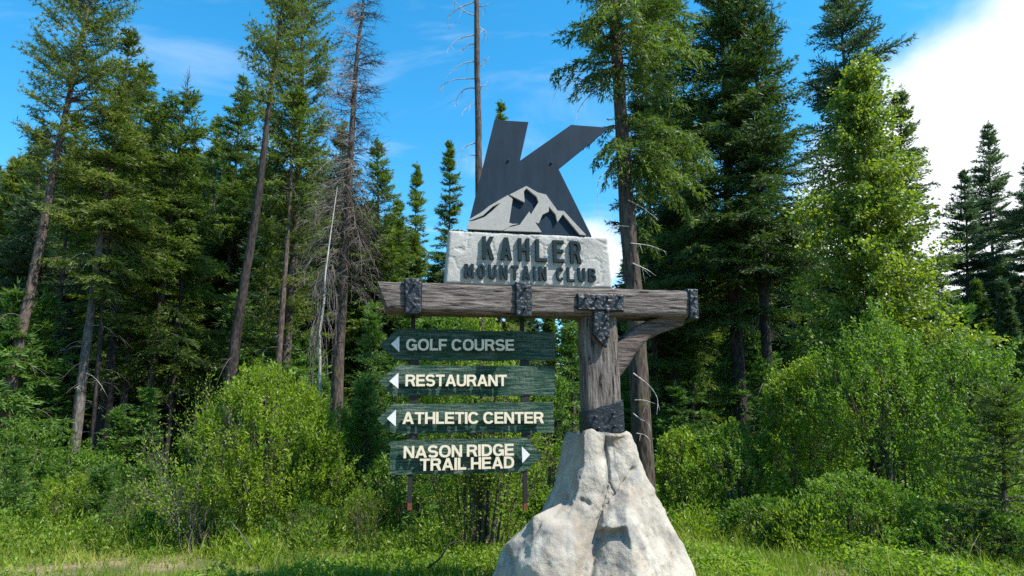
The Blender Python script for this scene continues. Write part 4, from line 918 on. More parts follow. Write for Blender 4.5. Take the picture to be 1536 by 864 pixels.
def snag():
    D = 16.0; rng = np.random.default_rng(21); B, H, lean = trunk_place(728, D, 713, -110)
    r = thing('snag', 'tall bare dead trunk with curling bleached branches behind the K sign', 'dead tree', B, 0); g, tr = trunk_geo(H, .125, lean, rng, top=.45, crook=.02); link('trunk', g.mesh('trunk', M['bark'], smooth=True), r)
    def loc(x, y, dy=0): return at(x, y, D+dy)-B
    for (pts, dy) in [([(714, 2), (690, 10), (676, 20), (668, 34), (676, 44), (684, 30)], .2), ([(715, 52), (700, 54), (684, 60), (672, 72), (670, 80)], -.2), ([(715, 66), (704, 66), (694, 74), (690, 84)], .1),
                      ([(716, 92), (700, 93), (688, 98), (676, 108), (668, 118)], -.15), ([(716, 118), (696, 118), (680, 119), (664, 126), (653, 140)], .1), ([(717, 133), (704, 131), (692, 136), (684, 150), (686, 160)], .3),
                      ([(717, 150), (708, 158), (696, 164), (692, 174)], -.2), ([(718, 214), (704, 216), (692, 224), (686, 236), (684, 252)], -.1), ([(718, 100), (730, 92), (734, 84)], 0), ([(718, 130), (728, 128), (732, 120)], .1),
                      ([(712, 8), (724, 10), (738, 2)], 0), ([(719, 235), (706, 232), (696, 236)], 0), ([(714, 24), (700, 20), (686, 6), (672, -8)], -.1), ([(716, 40), (728, 46), (730, 60)], .1)]:
        branch_part(r, 'branch', [loc(x, y, dy*k/len(pts)) for k, (x, y) in enumerate(pts)], .018, 'deadwood', rng=rng, sub=rng.integers(2, 7))
    st = Geo()
    for z in np.linspace(3, H-.2, 60):
        a = rng.uniform(0, 2*pi); o = np.array([np.interp(z, tr[0], tr[1][:, i]) for i in range(3)]); l = rng.uniform(.1, .26); tube(st, [o, o+np.array([cos(a)*l, sin(a)*l, .02])], [.009, .004], 4)
    link('branch_stubs', st.mesh('branch_stubs', M['deadwood']), r)['kind'] = 'stuff'
snag()

# lichen-spotted douglas fir right behind the post
def near_fir():
    D = 10.5; rng = np.random.default_rng(33); B, H, lean = trunk_place(972, D, 908, -260)
    r = thing('fir_tree', 'close fir with yellow lichen on its long trunk, right behind the timber post', 'fir tree', B, 0, 'conifers standing at the forest edge')
    g, tr = trunk_geo(H, .175, lean, rng, top=.25, crook=.05, sides=20, n=80); link('trunk', g.mesh('trunk', M['bark_moss'], smooth=True), r)
    wd = Geo(); Pl, Dl, Tl = [], [], []
    def limb(y0, x1, y1, dy, sag=.12, dens=1.0, wdt=.36, s0=.15):
        x0 = np.interp(y0, [-260, 100, 300, 700], [908, 921, 936, 966]); A = at(x0, y0, D)-B; A[0] = np.interp(A[2], tr[0], tr[1][:, 0]); E_ = at(x1, y1, D+dy)-B; L_ = np.linalg.norm(E_-A); n = max(6, int(L_/.07)); s = np.linspace(0, 1, n)
        C = A+(E_-A)*s[:, None]; C[:, 2] += L_*sag*np.sin(s*pi); C += np.cumsum(rng.normal(size=(n, 3))*.012, 0); tubes_batch(wd, C[None], (.022*(1-.85*s))[None], 4)
        tg = norm(np.gradient(C, axis=0)); bt = .5+.14*rng.normal()
        for kk in range(int(n*s0), n):
            for sg_ in (-1, 1):
                if rng.random() > .9*dens: continue
                Ls = (L_*wdt*(1.15-s[kk])+.12)*rng.uniform(.6, 1.2); dd = rot_about_z(tg[kk], sg_*radians(rng.uniform(35, 65))); dd[2] += rng.normal()*.2-.25; dd = norm(dd); m_ = max(2, int(Ls/.05)); u = np.linspace(.08, 1, m_)
                pp = C[kk]+dd*(Ls*u)[:, None]; pp[:, 2] -= .30*Ls*u**2; Pl.append(pp); Dl.append(np.broadcast_to(dd+[0, 0, -.3], pp.shape)); Tl.append(np.full(m_, bt)+.16*(u-.5))
                if rng.random() < .6:
                    for sg2 in (-1, 1):
                        j = m_//2; d3 = norm(rot_about_z(dd, sg2*.9)+[0, 0, -.2]); u2 = np.linspace(.1, 1, max(2, int(Ls*.45/.05))); p3 = pp[j]+d3*(Ls*.45*u2)[:, None]; Pl.append(p3); Dl.append(np.broadcast_to(d3, p3.shape)); Tl.append(np.full(len(u2), bt+.05))
        Pl.append(C[int(n*s0):]); Dl.append(tg[int(n*s0):]); Tl.append(np.full(n-int(n*s0), bt+.1))
    for a in [(95, 832, 100, -.3), (60, 850, 48, .2), (110, 862, 128, -.6), (30, 862, 40, -.3), (75, 880, 92, .7), (18, 872, -10, .2), (62, 1035, 55, .1), (90, 1010, 92, -.4), (40, 990, 18, .4), (15, 1020, -20, 0), (100, 975, 120, .5), (105, 905, 135, -.7), (70, 960, 80, -.9),
              (-20, 850, -20, 0), (-30, 1000, -50, .3), (-80, 870, -90, 0), (-90, 980, -100, 0), (20, 900, 20, -1.0), (55, 940, 60, 1.1), (80, 900, 90, 1.1), (0, 950, 10, -1.1), (-60, 920, -60, -1), (-60, 920, -60, 1), (-140, 870, -150, 0), (-140, 970, -150, 0), (-180, 920, -190, -.6), (-200, 900, -220, .4),
              (200, 1050, 205, -.1), (225, 1045, 275, -.3), (240, 1000, 285, .2), (195, 985, 190, .4), (215, 1010, 238, -.6), (250, 965, 290, -.4), (190, 890, 205, -.2), (205, 892, 238, .2), (230, 905, 270, -.3), (180, 950, 170, -.4), (210, 930, 225, -.8), (330, 985, 372, .2), (300, 975, 330, .5), (45, 1045, 20, .6), (85, 1050, 85, -.6), (30, 960, -5, -.5), (50, 985, 40, -1.0), (115, 1020, 150, 0), (100, 890, 118, .3), (10, 925, 10, .9), (35, 880, 50, -.9), (212, 1060, 250, .7), (235, 1030, 315, 0)]: limb(*a)
    P = np.concatenate(Pl); g = Geo(); tufts(g, P, np.concatenate(Dl), .095, .023, 3, .42, np.concatenate(Tl), rng); link('crown', g.mesh('crown', M['fir'], tint=True), r); link('limbs', wd.mesh('limbs', M['bark']), r)['kind'] = 'stuff'
    def loc(x, y, dy=0): return at(x, y, D+dy)-B
    for pts in [[(925, 128), (905, 128), (880, 145), (865, 168), (863, 185)], [(922, 96), (892, 118), (860, 120), (835, 130), (829, 152)], [(938, 262), (905, 258), (896, 270), (896, 300), (899, 334)], [(944, 340), (925, 338), (910, 346), (903, 356)],
                [(928, 110), (945, 125), (962, 128)], [(930, 140), (952, 138), (960, 150)], [(950, 560), (975, 578), (988, 598), (985, 622)], [(952, 600), (966, 600), (984, 606)], [(950, 620), (962, 630), (975, 634)], [(955, 650), (968, 652), (976, 662)], [(946, 365), (975, 368), (1000, 378)], [(949, 395), (972, 405), (984, 414)], [(942, 300), (962, 310), (988, 330)]]:
        branch_part(r, 'dead_branch', [loc(x, y, -.16-.1*k) for k, (x, y) in enumerate(pts)], .012, 'deadwood', 5, rng=rng, sub=2)
near_fir()

# hanging bleached dead top beside the mossy trunk
def drooping_dead():
    D = 14.5; rng = np.random.default_rng(8); B = ground_at(482, D); r = thing('dead_sapling', 'bleached dead sapling with drooping white branches above the big bush', 'dead tree', B, 0)
    def loc(x, y, dy=0): return at(x, y, D+dy)-B
    st = [loc(506, 280), loc(496, 350), loc(488, 410), loc(486, 450), loc(479, 500), loc(480, 540), loc(482, 700)]; st[-1][2] = -.1
    g = Geo(); tube(g, st, [.008, .014, .022, .028, .03, .032, .04], 7, rough=.2); link('stem', g.mesh('stem', M['deadwood']), r)
    g = Geo()
    for k in range(46):
        y = rng.uniform(400, 520); x = np.interp(y, [280, 350, 410, 450, 500, 540], [506, 496, 488, 486, 479, 480]); sd = rng.choice([-1, 1]); w_ = rng.uniform(4, 19)*sd; ln = rng.uniform(30, 100)
        P = np.array([loc(x, y), loc(x+w_*.5, y-4, .1*rng.normal()), loc(x+w_, y+ln*.3, .25*rng.normal()), loc(x+w_*1.1, y+ln*.7, .3*rng.normal()), loc(x+w_*.9, y+ln, .3*rng.normal())]); tubes_batch(g, P[None], np.array([[.008, .007, .006, .004, .002]]), 4, .8)
        Q = [P[j]+np.linspace(0, 1, 4)[:, None]*np.array([rng.normal()*.1, rng.normal()*.1, -rng.uniform(.1, .35)]) for j in (1, 2, 3, 3)]; tubes_batch(g, np.array(Q), np.full((4, 4), .003), 3, .8)
    link('drooping_branches', g.mesh('drooping_branches', M['bark_grey']), r)['kind'] = 'stuff'
drooping_dead()

# ------------------------------------------------------------------ forest behind: shared crowns
def far_forest():
    rng = np.random.default_rng(77); protos = []
    for k in range(6):
        g, wd = conifer_geo(12, .9+.5*k % 2, [1.7, 1.35, 1.9, 1.5, 1.6, 1.3, 2.0][k], [CONE, SLIM, CONE, CONE, SLIM, CONE, CONE][k], np.random.default_rng(500+k), 'fir', (0, 0), tl=.26, tw=.07, spacing=.36, per=5, droop=.3)
        tr, _ = trunk_geo(12, .15, (0, 0), np.random.default_rng(600+k), sides=8, n=20)
        protos.append((g.mesh('crown', M[['fir', 'fir', 'bluefir', 'pine', 'fir', 'bluefir', 'fir'][k]], tint=True), tr.mesh('trunk', M[['bark', 'bark_dark'][k % 2]], smooth=True)))
    # how high the back of the forest reaches, by picture column
    xs = [-250, 0, 100, 300, 420, 520, 600, 680, 760, 850, 930, 980, 1150, 1300, 1380, 1440, 1536, 1800]; ys = [225, 225, 205, 225, 250, 270, 320, 400, 420, 440, 440, 320, 300, 380, 480, 440, 380, 380]
    def put(px, D, ytop):
        B = ground_at(px, D); B[2] = -.05; H = at(px, ytop, D)[2]; k = rng.integers(6); sc = H/12
        if H < 2.5: return
        r = thing('forest_conifer', 'dark conifer deep in the forest behind the front row', 'conifer', B, rng.uniform(0, 6.28), 'conifers deep in the forest'); wsc = sc*rng.uniform(.9, 1.3) if sc < 1.2 else sc**.5*rng.uniform(1, 1.35); r.scale = (wsc, wsc, sc)
        link('crown', protos[k][0], r); link('trunk', protos[k][1], r)
    for Dm, step, dy in ((27, 44, 110), (34, 38, 90), (41, 34, 50), (52, 30, 40)):
        px = -260+rng.uniform(0, step)
        while px < 1800:
            yt = np.interp(px, xs, ys)+rng.uniform(0, 1)*dy
            if not (Dm < 33 and 590 < px < 900): put(px, Dm+rng.uniform(-2.5, 2.5), yt)
            px += step*rng.uniform(.7, 1.3)
    small = []
    for k in range(3):
        g, wd = conifer_geo(4.2, .15, 1.15, CONE, np.random.default_rng(800+k), 'fir', (0, 0), tl=.15, tw=.04, spacing=.20, per=5, droop=.2); tr, _ = trunk_geo(4.2, .04, (0, 0), np.random.default_rng(810+k), sides=6, n=8)
        small.append((g.mesh('crown', M['fir_bright'], tint=True), tr.mesh('trunk', M['bark_dark'], smooth=True)))
    for q in range(64):
        px = rng.uniform(-60, 1600); D = rng.uniform(16.5, 25); B = ground_at(px, D); k = q % 3; sc = rng.uniform(.55, 1.5)
        if 640 < px < 900 and D < 18: sc *= .6
        if 80 < px < 300: sc *= .65
        r = thing('young_conifer', 'sunlit young conifer growing under the tall trees', 'young conifer', (B[0], B[1], -.02), rng.uniform(0, 6.28), 'young conifers under the tall trees'); r.scale = (sc, sc, sc*rng.uniform(.85, 1.2))
        link('crown', small[k][0], r); link('trunk', small[k][1], r)
    # unseen conifers beside and behind the viewer, added to block low sky light
    for a in np.linspace(radians(66), radians(294), 40):
        for rr in (30,):
            k = rng.integers(6); R_ = rr+rng.uniform(-3, 3); aa = a+rng.normal()*.03+(.06 if rr > 25 else 0)
            if rr > 25 and k % 2: continue
            x, y = R_*sin(aa), 3+R_*cos(aa); sc = rng.uniform(.9, 1.3)
            r = thing('forest_conifer', 'unseen conifer added round the clearing to block low sky light', 'conifer', (x, y, -.05), rng.uniform(0, 6.28), 'unseen conifers added to dim the sky fill'); r.scale = (sc*1.5, sc*1.5, sc)
            link('crown', protos[k][0], r); link('trunk', protos[k][1], r)
far_forest()

# ------------------------------------------------------------------ broadleaf bushes and birch
def bush_geo(Rx, Ry, H, rng, stems=14, leaf=(.06, .024), n_leaf=22000, shape='dome', base_r=.35, tint=.5, upright=.3, hollow=.68, lump=.5, sr=.016, zmin=.15):
    """arching stems from a common foot; leaves sit along twigs that end on a lumpy outline"""
    g = Geo(); wd = Geo(); ph = rng.uniform(0, 60)
    ntw = max(30, int(n_leaf*.86/24)); u = rng.uniform(-1, 1, ntw); az = rng.uniform(0, 2*pi, ntw)
    zf = rng.uniform(0, 1, ntw)**.8; prof = np.sqrt(np.clip(1-(np.clip(zf-.35, 0, 1)/.65)**2, 0, 1))*(.62+.38*np.clip(zf/.35, 0, 1)) if shape == 'dome' else (np.clip(1-zf, 0, 1)**.6*(.35+.65*np.clip(zf/.18, 0, 1)))
    rad = (hollow+(1-hollow)*rng.uniform(0, 1, ntw)**.6)
    nz = fbm(np.stack([np.cos(az)*1.4+ph, np.sin(az)*1.4, zf*3], 1), 3)*lump*2+1
    E_ = np.stack([np.cos(az)*prof*rad*Rx*nz, np.sin(az)*prof*rad*Ry*nz, zmin+zf*(H-zmin)*(1+.12*fbm(np.stack([np.cos(az)*2, np.sin(az)*2+ph, zf*0], 1), 2))], 1)
    clump = fbm(E_*1.6+ph, 3)
    keep = clump+rng.normal(size=ntw)*.12 > -.13; E_ = E_[keep]; clump = clump[keep]; ntw = len(E_)
    # twig direction: outwards and up
    c = np.stack([E_[:, 0]*.35, E_[:, 1]*.35, E_[:, 2]*.45], 1); dr = norm(E_-c+np.array([0, 0, upright*H])+rng.normal(size=(ntw, 3))*.25*min(Rx, 1)); tlg = rng.uniform(.22, .5, ntw)*(H/3)**.5
    m_ = 24; s = np.linspace(0, 1, m_); P = E_[:, None]-dr[:, None]*(tlg[:, None]*(1-s))[..., None]; P[..., 2] -= (.12*tlg[:, None]*s**2)
    P = (P+rng.normal(size=P.shape)*.025*(H/3)**.5).reshape(-1, 3); D = norm(np.repeat(dr, m_, 0)+rng.normal(size=(ntw*m_, 3))*.75)
    P[:, 2] = np.maximum(P[:, 2], .03)
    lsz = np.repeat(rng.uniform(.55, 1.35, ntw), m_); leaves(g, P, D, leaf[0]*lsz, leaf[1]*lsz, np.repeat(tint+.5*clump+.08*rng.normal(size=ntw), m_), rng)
    tubes_batch(wd, np.stack([E_-dr*(tlg*1.7)[:, None], E_-dr*tlg[:, None]*.8, E_], 1)[::4], np.tile([[.005, .003, .0015]], (len(E_[::4]), 1)), 3)
    st = Geo()
    for k in range(stems):
        a = rng.uniform(0, 2*pi); rr = rng.uniform(.2, .85); o = np.array([cos(a)*base_r*rng.random(), sin(a)*base_r*rng.random(), -.1]); e = np.array([cos(a)*Rx*rr*.85, sin(a)*Ry*rr*.85, H*rng.uniform(.6, .95)*sqrt(max(.05, 1-rr**2*.6))])
        t = np.linspace(0, 1, 9)[:, None]; C = o+(e-o)*t; C[:, :2] -= (e-o)[:2]*.28*np.sin(t*pi); C += np.cumsum(rng.normal(size=(9, 3))*.03*H/3, 0); tubes_batch(st, C[None], (sr*rng.uniform(.5, 1.5)*(1-.8*t[:, 0]))[None], 6)
        Q = []
        for j in range(7):
            kk = rng.integers(3, 8); dd = norm(np.array([rng.normal(), rng.normal(), .9])); u_ = np.linspace(0, 1, 4)[:, None]; Q.append(C[kk]+dd*u_*rng.uniform(.2, .6)*H/3)
        tubes_batch(st, np.array(Q), np.full((7, 4), sr*.35)*np.array([1, .8, .6, .3]), 4)
    return g, wd, st
def bush(label, px, D, hwpx, ytop, mat='bush', name='bush', cat='bush', seed=0, dyr=.9, group='leafy bushes along the forest edge', stem='stem', **kw):
    rng = np.random.default_rng(2000+seed); B = ground_at(px, D); B[2] = float(ground_z(B[0], B[1]))-.02; H = at(px, ytop, D)[2]-B[2]; R_ = hwpx/FPX*D
    g, wd, st = bush_geo(R_, R_*dyr, H, rng, **kw); r = thing(name, label, cat, B, 0, group)
    link('foliage', g.mesh('foliage', M[mat], tint=True), r); link('twigs', wd.mesh('twigs', M[stem]), r)['kind'] = 'stuff'; link('stems', st.mesh('stems', M[stem]), r)['kind'] = 'stuff'
    return r
BUSH = [
 ('largest rounded yellow-green bush in front of the leaning dark trunk', 386, 11.6, 124, 550, dict(n_leaf=52000, leaf=(.068, .026), stems=24, lump=.25, tint=.62, seed=1)),
 ('leafy bush below the red-barked pine at the left edge', 20, 15.5, 80, 628, dict(mat='shrub', n_leaf=15000, leaf=(.07, .04), seed=2)),
 ('darker green bush around the foot of the grey trunk', 112, 15, 70, 676, dict(mat='shrub', n_leaf=14000, leaf=(.07, .04), seed=3)),
 ('sparse bush between the trunk row and the dead brush', 205, 14, 50, 694, dict(mat='shrub', n_leaf=9000, leaf=(.06, .035), seed=4)),
 ('yellow-green bush just right of the largest bush', 505, 12.8, 62, 600, dict(n_leaf=15000, leaf=(.06, .026), seed=5)),
 ('bright bush seen under the lowest green board on the left', 590, 11.8, 60, 668, dict(mat='shrub', n_leaf=12000, leaf=(.05, .028), seed=6)),
 ('tall bright green bush behind the four boards', 705, 13.4, 124, 470, dict(mat='bush', n_leaf=30000, leaf=(.075, .036), seed=7, tint=.62)),
 ('bush between the boards and the timber post', 815, 13, 62, 560, dict(mat='shrub', n_leaf=16000, leaf=(.06, .034), seed=8)),
 ('bright bush right of the boulder below the beam end', 1022, 13, 52, 640, dict(mat='bush', n_leaf=11000, leaf=(.06, .034), seed=9)),
 ('light green shrub in front of the shaded trunks', 1108, 12.6, 72, 634, dict(mat='shrub', n_leaf=16000, leaf=(.055, .030), seed=10, tint=.62)),
 ('tall yellow-green bush in front of the birch foot', 1225, 12, 100, 545, dict(mat='bush', n_leaf=30000, leaf=(.06, .03), seed=11, tint=.42)),
 ('tallest bush rising beside the birch on its right', 1345, 11.6, 104, 468, dict(mat='shrub', n_leaf=34000, leaf=(.06, .032), seed=12, tint=.55)),
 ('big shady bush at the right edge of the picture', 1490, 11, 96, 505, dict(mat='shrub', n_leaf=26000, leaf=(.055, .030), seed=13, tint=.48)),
 ('low leafy bush spreading on the grass right of the boulder', 1150, 10.4, 76, 745, dict(mat='shrub', n_leaf=14000, leaf=(.045, .026), stems=9, seed=14)),
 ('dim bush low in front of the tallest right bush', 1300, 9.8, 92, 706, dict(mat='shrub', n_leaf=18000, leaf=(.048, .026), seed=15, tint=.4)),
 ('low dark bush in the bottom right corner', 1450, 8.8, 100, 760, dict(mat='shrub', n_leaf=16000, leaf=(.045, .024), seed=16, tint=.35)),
 ('small weedy bush left of the boulder under the right pole', 812, 9.8, 40, 742, dict(mat='weed', n_leaf=7000, leaf=(.05, .03), stems=7, seed=17)),
 ('feathery low bush at the foot of the left pole', 545, 11, 44, 728, dict(mat='bush', n_leaf=9000, leaf=(.04, .012), seed=18)),
 ('low fresh green bush before the trunk row', 95, 12.8, 62, 712, dict(mat='bush', n_leaf=9000, leaf=(.05, .02), seed=19)),
 ('soft low bush between two low bushes left of the dead brush', 185, 11.8, 42, 728, dict(mat='shrub', n_leaf=8000, leaf=(.05, .02), seed=20)),
 ('low bush in shade under the largest bush', 330, 10.6, 42, 756, dict(mat='shrub', n_leaf=6000, leaf=(.045, .02), seed=21, tint=.4)),
 ('low bush in the grass below the largest bush on its right', 455, 10.8, 50, 752, dict(mat='shrub', n_leaf=8000, leaf=(.045, .02), seed=22)),
]
for lab, px, D, hw, yt, kw in BUSH: bush(lab, px, D, hw, yt, **kw)

def birch():
    rng = np.random.default_rng(41); D = 13.5; B, H, lean = trunk_place(1340, D, 1292, 92)
    r = thing('birch_tree', 'bright yellow-green birch glowing in the sun in front of the blue-green spruce', 'birch tree', B, 0)
    g, tr = trunk_geo(H, .07, lean, rng, crook=.12); link('trunk', g.mesh('trunk', M['bark_grey'], smooth=True), r)
    ztop = H; P, Dd, T = [], [], []; wd = Geo()
    for k in range(340):
        z = rng.uniform(H*.16, H*.99); t = z/H; o = np.array([np.interp(z, tr[0], tr[1][:, i]) for i in range(3)]); a = rng.uniform(0, 2*pi)
        L_ = 2.35*((1-t)**.72)*(.55+.45*min(1, (t-.1)/.15))*rng.uniform(.35, 1.15)+.12; e = radians(rng.uniform(15, 60)); n = max(6, int(L_/.10)); s = np.linspace(0, 1, n); d = np.array([cos(a)*cos(e), sin(a)*cos(e), sin(e)])
        C = o+d*(L_*s)[:, None]; C[:, 2] -= L_*.28*s**2; C += np.cumsum(rng.normal(size=(n, 3))*.015, 0); tubes_batch(wd, C[None][:, np.linspace(0, n-1, 5).astype(int)], (.011*np.array([1, .8, .6, .4, .15]))[None]*L_**.5, 4); bt = .5+.17*rng.normal()
        for kk in range(int(n*.25), n):
            for _ in range(4):
                l2 = rng.uniform(.08, .36); dd = norm(d+rng.normal(size=3)*.9+[0, 0, -.35]); u = np.linspace(.2, 1, 4); P.append(C[kk]+dd*(l2*u)[:, None]+rng.normal(size=(4, 3))*.02); Dd.append(norm(dd+rng.normal(size=(4, 3))*.8+[0, 0, -.4])); T.append(np.full(4, bt))
    # extra low boughs reaching left as in the photo
    for (x0, y0, x1, y1) in ((1300, 330, 1205, 300), (1310, 380, 1215, 350), (1290, 350, 1190, 320), (1330, 420, 1200, 372)):
        A = at(x0, y0, D)-B; E_ = at(x1, y1, D-.4)-B; C = A+(E_-A)*np.linspace(0, 1, 18)[:, None]; C[:, 2] += .15*np.sin(np.linspace(0, pi, 18)); tubes_batch(wd, C[None][:, ::4], np.array([[.014, .012, .010, .008, .004]]), 4)
        for kk in range(7, 18):
            for _ in range(8):
                dd = norm(rng.normal(size=3)+[0, 0, -.2]); u = np.linspace(.2, 1, 4); P.append(C[kk]+dd*(.26*u)[:, None]); Dd.append(norm(dd+rng.normal(size=(4, 3))*.8)); T.append(np.full(4, .6))
    g = Geo(); leaves(g, np.concatenate(P), np.concatenate(Dd), .082, .066, np.concatenate(T), rng, .2); link('crown', g.mesh('crown', M['birch'], tint=True), r); link('branches', wd.mesh('branches', M['bark_grey']), r)['kind'] = 'stuff'
birch()

# young firs in front of the forest
for i, (lab, px, D, yt, hw, mt) in enumerate([('bright young fir between the mossy trunk and the arrow boards', 556, 14, 452, 62, 'fir_bright'), ('young fir with layered light sprays left of the lower boards', 545, 12.6, 560, 52, 'fir_bright'),
        ('small bright young fir under the lowest board', 628, 11.2, 690, 44, 'fir_bright'), ('dark young fir at the right edge, nearest to the viewer', 1505, 8.8, 560, 110, 'fir'), ('young fir with outstretched sprays beside the shaded trunks', 1192, 15, 500, 66, 'fir'),
        ('dark small fir on the grass right of the boulder', 1168, 9.6, 752, 30, 'fir'), ('small light fir at the left edge of the grass', 20, 13, 668, 40, 'fir_bright'), ('little fir beside the low bush before the trunk row', 150, 12.5, 690, 34, 'fir_bright')]):
    conifer('young_fir', lab, 'young fir', px, D, px+2, yt, 1000, hw, mat=mt, r0=.035, seed=700+i, group='young firs along the grass', tl=.085, tw=.020, spacing=.13, per=5, droop=.15)

# bare brush with few leaves at the left, multi-stemmed shrub behind the boards, fallen sticks
def brush():
    rng = np.random.default_rng(61); D = 10.6; B = ground_at(290, D); r = thing('dead_brush', 'half-dead bush of tangled grey twigs with few leaves left of the largest bush', 'dead bush', B, 0); g = Geo(); P, Dd = [], []
    for (x1, y1, dy) in [(215, 668, 0), (232, 650, .4), (248, 690, -.3), (205, 720, -.2), (228, 712, .3), (262, 640, .5), (300, 632, .1), (338, 650, .2), (345, 615, .6), (325, 590, .3), (270, 705, -.5), (355, 700, 0), (238, 745, .1), (215, 765, -.3), (310, 660, -.4), (285, 670, .4), (360, 640, -.2), (250, 735, .5)]:
        E_ = at(x1, y1, D+dy)-B; A = np.array([rng.normal()*.12, rng.normal()*.12, 0]); n = 14; s = np.linspace(0, 1, n)[:, None]; C = A+(E_-A)*s; C[:, 2] += .25*np.sin(s[:, 0]*pi)*rng.uniform(.3, 1); C += np.cumsum(rng.normal(size=(n, 3))*.022, 0); tubes_batch(g, C[None], (.010*(1-.8*s[:, 0]))[None], 5, .6)
        Q = []
        for j in range(16):
            kk = rng.integers(4, n); dd = norm(C[kk]-C[kk-2]+rng.normal(size=3)*.14); l2 = rng.uniform(.1, .5); u = np.linspace(0, 1, 4)[:, None]; q = C[kk]+dd*l2*u+rng.normal(size=3)*.05*u**2; Q.append(q)
            for _ in range(7): P.append(q[3]+rng.normal(size=3)*.07); Dd.append(dd+rng.normal(size=3)*.6)
            for _ in range(2): P.append(q[2]+rng.normal(size=3)*.04); Dd.append(dd+rng.normal(size=3)*.6)
        tubes_batch(g, np.array(Q), np.full((16, 4), .0032)*np.array([1, .8, .6, .3]), 3, .6)
    link('tangled_twigs', g.mesh('tangled_twigs', M['bark_grey']), r)['kind'] = 'stuff'; g = Geo(); leaves(g, np.array(P), norm(np.array(Dd)), .055, .022, .6, rng); link('foliage', g.mesh('foliage', M['bush'], tint=True), r)
brush()
def stem_shrub():
    rng = np.random.default_rng(71); D = 9.6; B = ground_at(722, D); B[2] = 0; r = thing('alder_shrub', 'many-stemmed shrub of upright brown trunks below the lowest green board', 'shrub', B, 0); P, Dd = [], []; tw = Geo()
    for (xb, xt, yt, rr) in [(708, 712, 560, .055), (716, 724, 540, .05), (722, 742, 560, .045), (730, 752, 590, .045), (738, 770, 600, .035), (700, 700, 600, .035), (745, 790, 640, .028), (742, 800, 620, .022), (696, 668, 640, .022), (690, 640, 655, .018), (715, 732, 520, .035), (733, 760, 540, .03), (702, 650, 700, .014), (748, 822, 690, .014)]:
        A = ground_at(xb, D+rng.normal()*.12)-B; E_ = at(xt, yt, D+rng.normal()*.3)-B; n = 16; s = np.linspace(0, 1, n)[:, None]; C = A+(E_-A)*s; C += np.cumsum(rng.normal(size=(n, 3))*.012, 0)*s; C[:, 0] += .06*np.sin(s[:, 0]*pi)*rng.normal(); g = Geo(); tube(g, C, rr*.8*(1-.6*s[:, 0]), 9, rough=.2, seed=xt); link('stem', g.mesh('stem', M['stem'], smooth=True), r)
        for j in range(20):
            kk = rng.integers(4, n); dd = norm(rng.normal(size=3)*[1, 1, .5]+[0, 0, .25]); l2 = rng.uniform(.15, .6); u = np.linspace(0, 1, 5)[:, None]; q = C[kk]+dd*l2*u; q[:, 2] += .1*l2*u[:, 0]**2; tubes_batch(tw, q[None], (.005*(1.1-u[:, 0]))[None], 3)
            m_ = 26; f = rng.uniform(.25, 1.05, m_)[:, None]; P.append(C[kk]+dd*l2*f+rng.normal(size=(m_, 3))*.045); Dd.append(norm(dd+rng.normal(size=(m_, 3))*.7))
    g = Geo(); leaves(g, np.concatenate(P), np.concatenate(Dd), .05, .026, .55, rng); link('foliage', g.mesh('foliage', M['bush'], tint=True), r); link('twigs', tw.mesh('twigs', M['stem']), r)['kind'] = 'stuff'
stem_shrub()
def stick(label, pts, D, r0, mat):
    B = ground_at(pts[0][0], D); Wp = [at(x, y, D+dy)-B for x, y, dy in pts]; g = Geo(); n = 12; t = np.linspace(0, len(Wp)-1, n); A = np.stack([np.interp(t, np.arange(len(Wp)), np.array(Wp)[:, k]) for k in range(3)], 1); tube(g, A, r0*(1-.5*np.linspace(0, 1, n)), 7, rough=.2)
    me = g.mesh('fallen_branch', M[mat]); tag(link('fallen_branch', me, None, B), label, 'fallen branch', 'fallen sticks in the grass')
stick('pale thin stick leaning out of the grass below the largest bush', [(378, 826, -.1), (366, 806, 0), (346, 782, .2)], 9.0, .009, 'bark_grey')
stick('dark bent stick lying in the grass left of the boulder', [(642, 852, -.3), (660, 838, -.1), (674, 815, 0), (692, 812, .1)], 8.3, .014, 'bark_dark')

